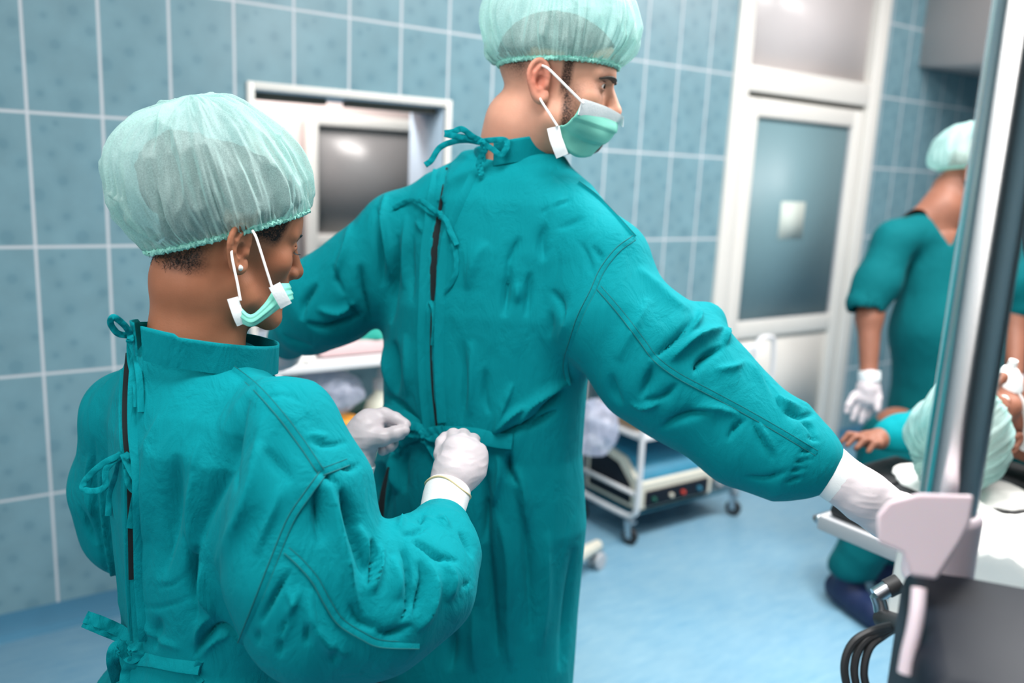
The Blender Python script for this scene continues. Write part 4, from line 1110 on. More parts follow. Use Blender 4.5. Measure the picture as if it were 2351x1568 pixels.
def gownM(P, groove=None):
    d = sd_loft(P, torM)
    d = smin(d, sd_cone(P, at(1250, 440, 1.53), shRM, .060, .066), 0.06)
    d = smin(d, sd_cone(P, at(1090, 430, 1.60), shLM, .060, .068), 0.06)
    d = smin(d, sd_chain(P, smR, 0.03), 0.045)
    d = smin(d, sd_cone(P, at(1618, 742, 1.44), at(1600, 790, 1.42), .036, .05), 0.02)
    d = smin(d, sd_chain(P, smL, 0.03), 0.04)
    if groove is not None:
        for g in groove: d = smax(d, -sd_chain(P, g, 0.002), 0.002)
    return d
gl, gh = np.array([.28, .55, .40]), np.array([1.36, 2.02, 1.66])
Vc, Fc_ = surface_nets(gownM, gl, gh, 0.012)
bc = bvh_of(Vc, Fc_)
openM = [(1030, 356), (1024, 400), (1010, 470), (1007, 515), (998, 570), (995, 640), (993, 700), (990, 790), (993, 880), (1002, 970), (1008, 1010)]
gr = [[(*p, r) for p, r in zip(smooth_path(surf_path(bc, [(892, 1062), (876, 1150), (864, 1300), (856, 1420), (850, 1560), (846, 1680)], 0.004, 4), 2), np.linspace(.010, .034, 60))], [(*p, .0105) for p in smooth_path(surf_path(bc, [(1012, 470), (1007, 515), (999, 570), (995, 640), (993, 690)], -0.002, 4), 2)], [(*p, .0045) for p in smooth_path(surf_path(bc, openM, -0.001, 4), 2)]]
V, Fq = surface_nets(lambda P: gownM(P, gr), gl, gh, 0.0045)
V = smooth_mesh(V, Fq, 1, 0.4)
V = cloth_noise(V, Fq, 0.003, 9)
z5 = zf(850, 250, 3.136); z6 = zf(1250, 400, 1.96); z3 = zf(700, 750, 3.136)
stM = [
    (z6(690, 640, 620, 720, 540, 790, 480, 830), 12, -.012, .4), (z6(810, 690, 740, 720, 650, 760, 560, 840), 16, .014), (z6(805, 775, 740, 805, 690, 850, 670, 900), 11, -.014, -.4), (z6(700, 600, 690, 660, 620, 730), 9, .008), (z6(815, 690, 815, 770), 10, .008),
    (z6(420, 420, 560, 560, 660, 620), 20, .006), (z6(470, 560, 400, 700, 330, 840), 30, .006), (z6(490, 850, 470, 930, 430, 1010), 20, -.009), (z6(440, 1020, 530, 1010, 600, 940), 12, -.008), (z6(380, 1030, 460, 1045, 560, 1000), 10, .006),
    (z6(300, 900, 310, 980, 350, 1040), 14, -.007), (z6(760, 1070, 680, 1080, 590, 1110, 520, 1150), 14, -.010, .3), (z6(880, 1085, 760, 1050, 660, 1060), 16, .007), (z6(910, 1100, 860, 1140, 820, 1200), 9, -.007), (z6(935, 1110, 980, 1200, 1030, 1290), 7, -.006), (z6(960, 1110, 1010, 1200, 1040, 1260), 9, .005),
    (z6(950, 860, 1010, 960, 1080, 1060), 10, -.009, .3), (z6(900, 830, 980, 930, 1060, 1020, 1160, 1050), 14, .008), (z6(1070, 1060, 1150, 1085, 1220, 1080), 10, -.008), (z6(1150, 1100, 1200, 1140, 1215, 1200), 8, -.006), (z6(760, 880, 850, 870, 900, 840), 12, .005),
    (z6(1100, 1330, 1000, 1370, 900, 1360), 8, -.005), (z6(1190, 1320, 1100, 1340), 5, -.004), (z6(1230, 1240, 1140, 1250), 5, -.004), (z6(1215, 1280, 1120, 1300), 5, -.004), (z6(1170, 1360, 1080, 1390), 5, -.004), (z6(1240, 1200, 1180, 1180), 5, -.004),
    (z6(210, 320, 250, 360, 265, 400), 7, -.005), (z6(60, 250, 180, 190), 10, -.004), (z6(0, 180, 60, 130, 110, 110), 12, .004), (z6(80, 560, 100, 660, 60, 760), 14, .004), (z6(30, 620, 20, 740), 10, -.004),
    (z6(90, 950, 50, 1010, -60, 1110), 12, -.010), (z6(130, 930, 60, 960, -60, 1040, -120, 1150), 14, .010), (z6(70, 1060, 0, 1100, -80, 1150), 9, -.010),
    (z5(1000, 1130, 980, 1300, 960, 1500), 16, -.009), (z5(1080, 920, 1010, 1060, 970, 1200), 16, -.006), (z5(1150, 1170, 1140, 1320, 1120, 1500), 12, -.006), (z5(1260, 830, 1230, 960, 1250, 1100), 18, -.006), (z5(1300, 1300, 1380, 1420, 1400, 1560), 14, -.006),
    (z5(850, 960, 760, 1080, 700, 1300), 26, .006), (z5(1060, 1250, 1060, 1400), 14, .005), (z5(1500, 950, 1560, 1050, 1600, 1200), 10, -.004), (z5(1220, 760, 1330, 700, 1450, 650), 10, -.004),
    (z5(40, 700, 60, 900, 90, 1280), 12, -.010), (z5(110, 600, 90, 800, 120, 1000, 150, 1260), 12, .008), (z5(200, 900, 190, 1060, 160, 1300, 150, 1550), 13, -.011), (z5(260, 760, 250, 1000, 240, 1300), 14, .006), (z5(310, 900, 290, 1100, 300, 1400), 10, -.006), (z5(330, 800, 390, 900), 7, .004),
    (z3(640, 100, 655, 300, 655, 500), 10, -.012), (z3(580, 100, 600, 300, 620, 480), 10, .008), (z3(720, 50, 740, 250, 740, 500), 16, .006), (z3(1130, 100, 1150, 400, 1130, 700), 14, -.006), (z3(1200, 100, 1200, 400, 1190, 650), 16, .006), (z3(1300, 300, 1290, 500, 1330, 640), 14, -.006),
    (z3(1700, 640, 1560, 720, 1450, 770, 1370, 790), 10, -.012), (z3(1600, 560, 1480, 640, 1400, 730, 1350, 780), 12, .010), (z3(1500, 400, 1420, 600, 1360, 760), 12, .006), (z3(560, 480, 680, 560, 760, 640, 830, 690), 9, -.010), (z3(600, 640, 700, 660, 800, 720), 10, .006),
    (z3(650, 880, 640, 1000, 660, 1200), 14, .010), (z3(560, 980, 520, 1150, 490, 1400), 26, -.022), (z3(760, 860, 700, 1000, 720, 1200), 16, -.008),
    (z3(1380, 900, 1400, 1050, 1350, 1300), 14, .007), (z3(1470, 900, 1480, 1050, 1530, 1150), 9, -.012), (z3(1300, 1000, 1300, 1300, 1280, 1568), 16, -.012), (z3(1520, 1000, 1580, 1200, 1600, 1500), 18, .006),
    (z7(1560, 400, 1570, 700, 1600, 1000, 1640, 1400), 18, -.010), (z7(1720, 300, 1800, 600, 1830, 900, 1850, 1300), 20, -.008), (z7(1640, 500, 1700, 800, 1700, 1200, 1720, 1500), 22, .008), (z7(1950, 600, 1940, 1000, 1900, 1400), 20, .006), (z7(2120, 700, 2080, 1100, 2030, 1500), 20, -.007), (z7(1350, 1200, 1340, 1500), 22, -.010), (z7(1480, 1100, 1490, 1500), 20, .007),
    # left sleeve
    (zf(540, 160, 2.24)(640, 1000, 660, 1150, 700, 1300), 14, -.010), (zf(540, 160, 2.24)(340, 1290, 350, 1200, 420, 1100), 12, -.010), (zf(540, 160, 2.24)(360, 1300, 460, 1320, 560, 1290, 650, 1250), 10, -.010, .4), (zf(540, 160, 2.24)(420, 1230, 520, 1250, 620, 1200), 12, .008), (zf(540, 160, 2.24)(600, 780, 560, 950, 500, 1080), 14, .007), (zf(540, 160, 2.24)(500, 1000, 520, 1080, 560, 1160), 10, -.006), (zf(540, 160, 2.24)(240, 1360, 300, 1400, 400, 1430), 8, -.005), (zf(540, 160, 2.24)(580, 1200, 640, 1280), 8, -.006),
]
V = folds(V, Fq, stM, 1.9, None, .8)
gM = mesh_obj('gown', V, Fq, M_['gown2'], man)
bM_ = bvh_of(V, Fq)
P = smooth_path(surf_path(bM_, [(1026, 385), (1012, 465), (1007, 515), (999, 570), (995, 640), (993, 690)], 0.0012, 5), 2)
ribbon('gap_shade', P, np.interp(np.linspace(0, 1, len(P)), [0, .25, .45, .8, 1], [.004, .006, .016, .013, .006]), M_['gap_shade'], man, .001)  # dark strip colouring in the shade of the upper back gap
P = smooth_path(surf_path(bM_, [(892, 1072), (876, 1150), (864, 1300), (856, 1420), (850, 1560), (846, 1660)], 0.002, 5), 3)
ribbon('gap_shade', P, np.linspace(.004, .045, len(P)), M_['gap_shade'], man, .002)  # black strip painting the deep shade between the lower back panels
P = smooth_path(surf_path(bM_, openM[6:], 0.0008, 5), 2)
ribbon('gap_shade', P, .005, M_['gap_shade'], man, .001)  # thin dark strip for the shade along the closed part of the opening
P = smooth_path(surf_path(bM_, [(x-22, y) for x, y in openM], 0.003, 6), 4)
ribbon('gown_placket', P, .016, M_['gown2'], gM, .005)
P = smooth_path(surf_path(bM_, [(1090, 400), (1066, 450), (1042, 500), (1026, 550), (1018, 600), (1014, 650), (1012, 700), (1008, 790), (1010, 880), (1016, 970)], 0.003, 6), 4)
ribbon('gown_placket', P, .018, M_['gown2'], gM, .005)
for pts in (z6(405, 285, 330, 340, 260, 430, 215, 530, 160, 640, 120, 760, 95, 860, 110, 950), z6(245, 510, 340, 620, 440, 750, 500, 830, 600, 905, 760, 990, 900, 1065, 1050, 1150, 1150, 1210, 1225, 1255), z6(150, 40, 230, 100, 310, 180, 405, 285)):
    seam(bM_, pts, gM)
cen = at(1192, 338, 1.55)
collar_ring('collar', (cen[0], cen[1], cen[2]-.022), HM, .076, .084, lambda t: -.010+.016*math.sin(t)+.004*math.cos(t), lambda t: .040, .13, M_['gown2'], gM, .03, phase=.10)
qm = lambda Z: (lambda *a: [(*Z(a[i], a[i+1])[0], a[i+2]) for i in range(0, len(a), 3)])
q5 = qm(z5); q3 = qm(z3)
bow('neck_tie', gM, bM_, [q5(790, 225, .012, 740, 200, .02, 660, 145, .03, 600, 165, .03, 535, 175, .03), q5(535, 180, .03, 600, 195, .03, 700, 210, .02, 790, 235, .012),
                          q5(790, 225, .014, 810, 240, .018, 790, 260, .014), q5(800, 235, .012, 880, 225, .016, 970, 225, .016, 985, 270, .018, 940, 330, .016, 880, 290, .016, 810, 245, .012),
                          q5(790, 240, .012, 700, 225, .012, 600, 235, .012, 500, 280, .008, 440, 370, .006, 395, 405, .006), q5(810, 250, .012, 830, 290, .012, 800, 340, .008, 780, 400, .006, 795, 440, .005, 800, 480, .005)], .010, 'gown2', 1.462, 1.475)
bow('back_tie', gM, bM_, [q5(510, 765, .008, 430, 740, .010, 370, 690, .010, 300, 655, .010, 230, 680, .008, 165, 715, .006), q5(505, 760, .010, 450, 720, .012, 380, 665, .014, 310, 655, .012),
                          q5(505, 765, .010, 545, 800, .012, 580, 880, .010, 625, 980, .008), q5(515, 770, .008, 560, 850, .010, 600, 940, .008), q5(600, 970, .004, 620, 1080, .004, 610, 1200, .004, 545, 1310, .004), q5(500, 740, .012, 515, 770, .014, 505, 795, .010)], .009, 'gown2')
bow('back_tie', gM, bM_, [q5(430, 1385, .004, 455, 1440, .006, 460, 1560, .004, 450, 1700, .004)], .008, 'gown2')
P = smooth_path(surf_path(bM_, z3(560, 540, 680, 620, 780, 680, 830, 730), 0.004, 6), 3); ribbon('belt', P, .020, M_['gown2'], gM, .004)
P = smooth_path(surf_path(bM_, z3(880, 780, 960, 770, 1060, 770, 1220, 780, 1360, 815, 1490, 830), 0.005, 6), 3); ribbon('belt', P, .026, M_['gown2'], gM, .004)
P = smooth_path(surf_path(bM_, z3(1478, 770, 1470, 880), 0.006, 4), 1); ribbon('belt_loop', P, .010, M_['gown2'], gM, .003)
bow('waist_tie', gM, bM_, [q3(730, 720, .03, 780, 715, .02, 850, 740, .012, 900, 790, .010, 1000, 810, .02, 1040, 800, .04), q3(700, 750, .03, 780, 770, .02, 860, 770, .014, 930, 750, .010, 1000, 740, .010),
                           q3(820, 720, .012, 850, 760, .016, 870, 810, .012, 840, 800, .012), q3(870, 800, .008, 920, 880, .006, 960, 960, .006, 940, 1030, .006), q3(640, 900, .012, 700, 830, .014, 800, 790, .012, 870, 790, .010)], .016, 'gown2')

ringM = lambda t: np.array([.0805*math.sin(t), -.003+.102*math.cos(t), .040+.014*math.cos(t)+.004*abs(math.sin(t))])
z2 = zf(950, 0, 3.136)
stCM = [(z2(640, 70, 780, 100, 940, 92, 1100, 75, 1300, 60, 1550, 40), 7, .007, .6), (z2(680, 90, 760, 250, 830, 420), 9, .006, .4), (z2(560, 180, 660, 330, 770, 450), 8, .005), (z2(930, 170, 950, 330, 960, 460), 6, -.006), (z2(980, 110, 1020, 260, 1040, 440), 8, .005), (z2(1100, 90, 1080, 260, 1060, 440), 9, .006),
        (z2(1350, 80, 1320, 260, 1290, 450), 9, .007), (z2(1400, 260, 1370, 360, 1340, 450), 7, -.006), (z2(1600, 230, 1520, 360, 1430, 460), 9, -.007), (z2(1560, 150, 1480, 320, 1390, 450), 9, .006), (z2(960, 110, 880, 190), 5, .004), (z2(1490, 120, 1420, 180), 5, .004), (z2(1150, 280, 1150, 450), 6, .004), (z2(1240, 320, 1220, 450), 6, .004), (z2(520, 300, 560, 420, 640, 490), 8, .005), (z2(870, 240, 820, 300), 5, .003), (z2(720, 330, 780, 450), 6, -.005)]
capM = make_cap('surgical_cap', frm, ringM, [(1.0, 1.0, 0.0), (1.08, 1.06, .006), (1.22, 1.17, .030), (1.30, 1.26, .062), (1.24, 1.22, .092), (1.08, 1.08, .110), (.75, .75, .122), (.35, .35, .127), (0.001, .001, .128)], M_['cap'], man, .010, 23, stCM)

# hands and cuffs
def cuff(pts, parent):
    pts = [np.array(p) for p in spline(pts, 6)]
    return cone_tube('cuff', pts, M_['cuff'], parent)
cuff([A4(1004, 1222, 1.225, .030), A4(1014, 1180, 1.25, .0325), A4(1024, 1140, 1.27, .0345), A4(1030, 1122, 1.28, .034)], woman)
D = 1.285
palm = [[A4(1034, 1112, D, .031), A4(1046, 1085, D+.01, .033), A4(1060, 1050, D+.02, .030)], [A4(1044, 1030, D+.035, .020), A4(1090, 1050, D+.035, .021)], [A4(1046, 1085, D+.01, .028), A4(1084, 1078, D+.02, .022)]]
fing = [[A4(1044, 1018, D+.045, .0125), A4(1041, 1000, D+.085, .0115), A4(1030, 1022, D+.115, .0105), A4(1024, 1040, D+.095, .009)],
        [A4(1062, 1012, D+.045, .0125), A4(1064, 1000, D+.09, .0115), A4(1052, 1030, D+.118, .0105), A4(1046, 1046, D+.095, .009)],
        [A4(1082, 1020, D+.045, .012), A4(1086, 1010, D+.085, .0112), A4(1076, 1040, D+.112, .0105), A4(1068, 1056, D+.09, .009)],
        [A4(1098, 1036, D+.04, .0115), A4(1102, 1032, D+.075, .010), A4(1094, 1056, D+.10, .0095), A4(1086, 1066, D+.085, .0085)],
        [A4(1026, 1066, D+.02, .0155), A4(1014, 1042, D+.045, .0125), A4(1016, 1018, D+.07, .0115), A4(1022, 1004, D+.085, .0095)]]
lo, hi = bounds(palm+fing); gRW = glove('glove', [palm]+fing, lo, hi, M_['latex'], woman)
def rim(pts_r, parent, th=0.0015):
    """rolled glove edge: ring round a wrist: centre, axis, radius"""
    c, ax, r = pts_r; ax = unit(ax); u = unit(np.cross(ax, [0.3, .2, 1.0])); v = np.cross(ax, u)
    return MB().tube([c+r*(u*math.cos(a)+v*math.sin(a))+ax*.003*math.sin(3*a) for a in np.linspace(0, 2*math.pi, 40, endpoint=False)], th, 8, closed=True).build('glove_rim', M_['latexrim'], parent)
rim((at(1028, 1126, 1.277), at(1060, 1050, 1.31)-at(1028, 1126, 1.277), .0350), gRW)
DL = 1.43
palm = [[A4(822, 1052, DL, .028), A4(826, 1010, DL, .030), A4(842, 985, DL+.005, .028)], [A4(842, 985, DL, .026), A4(846, 968, DL+.02, .020)]]
fing = [[A4(846, 1008, DL-.015, .017), A4(880, 1004, DL-.02, .0145), A4(908, 995, DL-.02, .0125), A4(928, 988, DL-.02, .0098)],
        [A4(848, 960, DL+.01, .0135), A4(880, 952, DL+.01, .0125), A4(908, 962, DL, .0112), A4(932, 974, DL-.01, .0088)],
        [A4(850, 968, DL+.035, .013), A4(888, 968, DL+.045, .012), A4(912, 985, DL+.035, .011), A4(920, 998, DL+.02, .009)],
        [A4(848, 985, DL+.045, .0125), A4(884, 1000, DL+.06, .0115), A4(900, 1018, DL+.045, .0105), A4(896, 1026, DL+.03, .009)],
        [A4(846, 1005, DL+.05, .0115), A4(874, 1020, DL+.06, .0105), A4(884, 1030, DL+.045, .0095), A4(878, 1036, DL+.03, .008)]]
lo, hi = bounds(palm+fing); gLW = glove('glove', [palm]+fing, lo, hi, M_['latex'], woman)
cuff([A4(790, 1130, 1.44, .036), A4(808, 1090, 1.435, .034), A4(822, 1056, 1.43, .031)], woman)
# surgeon's right hand resting on the stand, left hand beyond
cuff([A4(1850, 1052, 1.365, .040), A4(1880, 1062, 1.36, .041), A4(1925, 1098, 1.35, .040), A4(1962, 1122, 1.345, .039)], man)
D = 1.335
palm = [[A4(1945, 1112, D+.01, .040), A4(1985, 1140, D, .040), A4(2020, 1165, D, .038), A4(2052, 1188, D, .034)], [A4(2052, 1170, D+.01, .024), A4(2030, 1200, D-.01, .024)]]
fing = [[A4(2055, 1160, D+.02, .0135), A4(2100, 1180, D+.03, .0125), A4(2128, 1205, D+.035, .0115), A4(2140, 1230, D+.03, .0095)],
        [A4(2065, 1178, D+.01, .0135), A4(2112, 1205, D+.015, .0125), A4(2138, 1236, D+.015, .0115), A4(2146, 1262, D+.01, .0095)],
        [A4(2060, 1196, D, .013), A4(2104, 1226, D, .012), A4(2128, 1256, D, .011), A4(2134, 1280, D-.005, .009)],
        [A4(2046, 1208, D-.01, .0125), A4(2084, 1238, D-.015, .011), A4(2104, 1262, D-.015, .0105), A4(2110, 1282, D-.02, .0085)],
        [A4(2000, 1140, D+.035, .017), A4(2040, 1138, D+.06, .014), A4(2078, 1148, D+.075, .012), A4(2100, 1160, D+.08, .010)]]
lo, hi = bounds(palm+fing); gRM = glove('glove', [palm]+fing, lo, hi, M_['latex'], man)
D = 1.90
palm = [[A4(664, 792, D-.03, .034), A4(652, 808, D, .036), A4(640, 818, D+.03, .032)]]
fing = [[A4(628+6*i, 812+5*i, D+.05-.012*i, .012), A4(600+10*i, 822+6*i, D+.09-.012*i, .011), A4(584+14*i, 836+5*i, D+.10-.012*i, .009)] for i in range(4)]+[[A4(662, 812, D-.01, .015), A4(656, 832, D+.02, .012), A4(640, 842, D+.04, .010)]]
lo, hi = bounds(palm+fing); gLM = glove('glove', [palm]+fing, lo, hi, M_['latex'], man)

# face masks: a pleated sheet over control points (pixel, depth), its outer strip white
def mask_sheet(grid, mat_, parent, bvh, name='face_mask', n=7, th=.0022, pleat=.0022, nple=3):
    def mp(x, y, d):
        h = on_surf(bvh, x, y, .007)
        return at(x, y, min(d, (h-CAM)@_F) if h is not None else d)
    G = np.array([[mp(*p) for p in row] for row in grid])      # rows top to bottom, columns near edge to far edge
    rows = [spline(list(r), n) for r in G]; rows = np.array(rows)
    cols = np.array([spline(list(rows[:, j]), n) for j in range(rows.shape[1])])   # j, i
    W = cols.transpose(1, 0, 2); ni, nj = W.shape[:2]
    idx = np.arange(ni*nj).reshape(ni, nj)
    Fq = np.stack([idx[:-1, :-1], idx[1:, :-1], idx[1:, 1:], idx[:-1, 1:]], -1).reshape(-1, 4)
    V = W.reshape(-1, 3); N = normals(V, Fq)
    sgn = np.sign((N*(CAM-V)).sum()); N = N*sgn
    if sgn < 0: Fq = Fq[:, ::-1]
    ii = np.repeat(np.linspace(0, 1, ni), nj)
    saw = ((ii*nple) % 1.0); V = V+N*(pleat*saw)[:, None]
    V2 = V-N*th; k = len(V)
    bd = np.concatenate([idx[0], idx[1:, -1], idx[-1, :-1][::-1], idx[1:-1, 0][::-1]])
    side = np.stack([bd, np.roll(bd, -1), np.roll(bd, -1)+k, bd+k], 1)
    o = mesh_obj(name, np.concatenate([V, V2]), np.concatenate([Fq, Fq[:, ::-1]+k, side]), mat_, parent)
    bm = bmesh.new(); bm.from_mesh(o.data); bmesh.ops.recalc_face_normals(bm, faces=bm.faces[:]); bm.to_mesh(o.data); bm.free()
    return o, W
gm = [[(1336, 238, 1.385), (1362, 245, 1.405), (1392, 256, 1.445), (1418, 272, 1.50), (1400, 268, 1.56)],
      [(1322, 262, 1.385), (1350, 272, 1.40), (1386, 285, 1.44), (1416, 298, 1.50), (1396, 292, 1.565)],
      [(1302, 284, 1.395), (1336, 298, 1.405), (1376, 312, 1.44), (1402, 318, 1.50), (1380, 312, 1.56)],
      [(1284, 290, 1.41), (1310, 316, 1.415), (1348, 334, 1.44), (1376, 338, 1.495), (1360, 330, 1.55)],
      [(1270, 294, 1.42), (1290, 336, 1.42), (1322, 360, 1.44), (1352, 360, 1.49), (1342, 352, 1.54)]]
mM, Wm = mask_sheet(gm, M_['mask'], man, bvhM)
def lift(W, k): return [p+unit(CAM-p)*k for p in W]
ribbon('mask_band', lift(Wm[2, :-6], .004), .026, M_['maskwhite'], mM, .003)
ribbon('mask_band', [at(*p) for p in spline([(1270, 292, 1.405), (1276, 318, 1.407), (1284, 340, 1.410), (1291, 358, 1.415)], 5)], .021, M_['maskwhite'], mM, .003)
for pts in ([(1340, 238, 1.375), (1310, 208, 1.378), (1278, 176, 1.385), (1258, 157, 1.395), (1244, 150, 1.42)], [(1280, 290, 1.40), (1262, 262, 1.405), (1244, 234, 1.415), (1238, 222, 1.44)]):
    MB().tube([at(*p) for p in spline([np.array(p, float) for p in pts], 6)], .0021, 8).build('ear_loop', M_['elastic'], mM)
gwm = [[(530, 690, 1.12), (548, 700, 1.118), (575, 722, 1.115), (604, 700, 1.12), (626, 668, 1.128), (640, 652, 1.135), (664, 650, 1.20)],
       [(536, 706, 1.122), (552, 716, 1.116), (576, 732, 1.112), (606, 712, 1.118), (634, 682, 1.128), (650, 668, 1.137), (668, 664, 1.20)],
       [(542, 722, 1.124), (556, 732, 1.116), (578, 742, 1.112), (606, 724, 1.118), (638, 698, 1.128), (656, 682, 1.140), (672, 676, 1.20)],
       [(550, 740, 1.13), (562, 746, 1.12), (580, 749, 1.116), (606, 734, 1.122), (636, 712, 1.132), (660, 694, 1.144), (672, 688, 1.20)]]
mW, Wm = mask_sheet(gwm, M_['mask'], woman, bv1, n=6, pleat=.0018)
ribbon('mask_band', [at(*p) for p in spline([(534, 684, 1.112), (541, 706, 1.113), (548, 726, 1.115), (556, 744, 1.12)], 5)], .014, M_['maskwhite'], mW, .003)
ribbon('mask_band', [at(*p) for p in spline([(630, 654, 1.118), (640, 672, 1.12), (650, 690, 1.124), (657, 702, 1.128)], 5)], .016, M_['maskwhite'], mW, .003)
for pts in ([(552, 690, 1.112), (545, 650, 1.115), (538, 618, 1.118), (532, 585, 1.125), (532, 560, 1.135), (540, 545, 1.15)], [(624, 658, 1.118), (612, 620, 1.117), (598, 575, 1.118), (588, 545, 1.122), (580, 530, 1.135)]):
    MB().tube([at(*p) for p in spline([np.array(p, float) for p in pts], 6)], .0017, 8).build('ear_loop', M_['elastic'], mW)
# ------------------------------------------------------------------ trolley with devices by the door
def caster(parent, x, y, ztop, r=0.032, dual=False, matw=None, rot=0.4):
    c = MB(); t = (math.cos(rot), math.sin(rot), 0)
    for k in ((-.016, .016) if dual else (0,)):
        o = np.array([x, y, r])+np.array(t)*k
        c.lathe([(0, -.010), (r*.55, -.011), (r*.93, -.010), (r, -.006), (r, .006), (r*.93, .010), (r*.55, .011), (0, .010)], o, t, 22)
    w = c.build('caster', matw or M_['rubber'], parent)
    f = MB(); n = np.array([-t[1], t[0], 0]); p = np.array([x, y, r])
    for k in (-.014, .014):
        q = p+np.array(t)*k
        f.prism([q-n*.010+[0, 0, -.006], q+n*.012+[0, 0, -.006], q+n*.024+[0, 0, ztop-r], q-n*.004+[0, 0, ztop-r]], np.array(t)*.003)
    f.box((x-.018, y-.018, ztop-.012), (x+.018, y+.018, ztop), .003)
    f.lathe([(.009, 0), (.009, .02)], (x, y, ztop-.004), (0, 0, 1), 14)
    f.build('caster_fork', M_['steel'], w)
    return w
cart = thing('equipment_cart', (2.70, 2.58, 0), 'white tubular cart on casters under the outstretched sleeve, carrying medical devices', 'cart')
CX0, CX1, CY0, CY1 = 2.37, 3.01, 2.40, 2.78
for x in (CX0, CX1):
    fr = MB(); hz = .93 if x == CX0 else .80
    pts = [(x, CY1, hz), (x, CY1, .5), (x, CY1, .19), (x, CY1-.02, .135), (x, CY1-.07, .118), (x, CY0+.07, .118), (x, CY0+.02, .135), (x, CY0, .19), (x, CY0, .5), (x, CY0, hz)]
    fr.tube(spline(pts, 5), .0125, 12)
    fr.build('side_frame', M_['enamel'], cart)
fr = MB()
for z in (.118,):
    for y in (CY0+.075, CY1-.075): MB().tube([(CX0, y, z), (CX1, y, z)], .0115, 10).build('base_rail', M_['enamel'], cart)
MB().box((CX0, CY0+.02, .128), (CX1, CY1-.02, .136), .002).build('lower_shelf', mat('dark_blue_shelf', srgb(30, 84, 104), .4, var=.1), cart)
sh = MB().box((CX0, CY0-.005, .455), (CX1, CY1, .475), .004); sh.build('middle_shelf', M_['enamel'], cart)
for x in (CX0, CX1): MB().tube([(x, CY0, .225), (x, CY1, .225)], .010, 10).build('side_rail', M_['enamel'], cart)
MB().box((CX0, CY0, .775), (CX1, CY1, .795), .004).build('top_shelf', M_['enamel'], cart)
MB().tube(spline([(CX1, CY0, .79), (CX1+.03, CY0, .83), (CX1+.09, CY0, .835), (CX1+.125, CY0, .80), (CX1+.125, CY0, .60), (CX1, CY0, .55)], 6), .011, 12).build('push_handle', M_['enamel'], cart)
for x, y in ((CX0, CY0+.03), (CX1, CY0+.03), (CX0, CY1-.03), (CX1, CY1-.03)): caster(cart, x, y, .108, .036)
dv = thing('medical_device', (2.66, 2.56, .136), 'beige medical device with blue top and dark knob panel on the cart lower shelf', 'medical device')
MB().prism([(CX0+.02, CY0+.02, .150), (CX0+.02, CY0+.02, .26), (CX0+.02, CY0+.12, .345), (CX0+.02, CY1-.03, .385), (CX0+.02, CY1-.03, .15)], (.44, 0, 0)).build('housing', M_['beige'], dv)
MB().prism([(CX0+.0165, CY0+.06, .165), (CX0+.0165, CY0+.07, .25), (CX0+.0165, CY0+.15, .320), (CX0+.0165, CY1-.05, .350), (CX0+.0165, CY1-.05, .165)], (.010, 0, 0)).build('side_screen', M_['blackplastic'], dv)
MB().box((CX0+.06, CY0+.008, .158), (CX0+.43, CY0+.022, .225), .003).build('control_panel', M_['blackplastic'], dv)
MB().prism([(CX0+.04, CY0+.030, .277), (CX0+.04, CY0+.123, .356), (CX0+.04, CY1-.04, .392), (CX0+.04, CY1-.04, .385), (CX0+.04, CY0+.12, .349), (CX0+.04, CY0+.028, .271)], (.40, 0, 0)).build('top_cover', M_['bluepanel'], dv)
for i, (k, m) in enumerate(((.10, 'green'), (.20, 'beige'), (.27, 'red'), (.37, 'bluepanel'))):
    MB().lathe([(.009, 0), (.009, .010), (.006, .013)], (CX0+k, CY0+.008, .19), (0, -1, 0), 16).build('knob', M_[m], dv)
lb = thing('leather_case', (2.62, 2.56, .475), 'tan case lying on the middle shelf of the white cart', 'case')
MB().box((CX0+.03, CY0+.05, .476), (CX0+.36, CY1-.04, .53), .012).build('case_body', M_['brownbox'], lb)
MB().box((CX0+.02, CY0+.045, .53), (CX0+.37, CY1-.035, .545), .006).build('case_lid', M_['brownbox'], lb)
wb = MB().box((CX0+.06, CY0+.07, .546), (CX0+.28, CY1-.08, .60), .01).build('white_box', M_['cream']); tag(wb, 'white box on top of the tan case on the cart', 'box')
bp = MB().box((CX0+.05, CY0+.06, .796), (CX0+.40, CY1-.06, .86), .01).build('blue_box', M_['bluepanel']); tag(bp, 'flat blue box on the top shelf of the white cart', 'box')
ob = MB().lathe([(.04, 0), (.043, .002), (.043, .07), (.036, .078), (0, .078)], (CX1-.075, CY0+.16, .138), (0, 0, 1), 24).build('orange_jar', mat('orange_jar_plastic', srgb(226, 160, 104), .4, var=.06)); tag(ob, 'small pale orange jar at the door end of the cart lower shelf', 'jar')
hc = MB()
for j, rr in enumerate((.055, .048, .052)):
    hc.tube([(CX1-.10+rr*math.cos(a)+.01*j, CY0+.045-.015*math.sin(a*2), .262-.02*j+.045*math.sin(a)-.02) for a in np.linspace(0, 6.1, 26)], .0045, 8)
hc.build('coiled_tubing', M_['greyplastic'], dv)

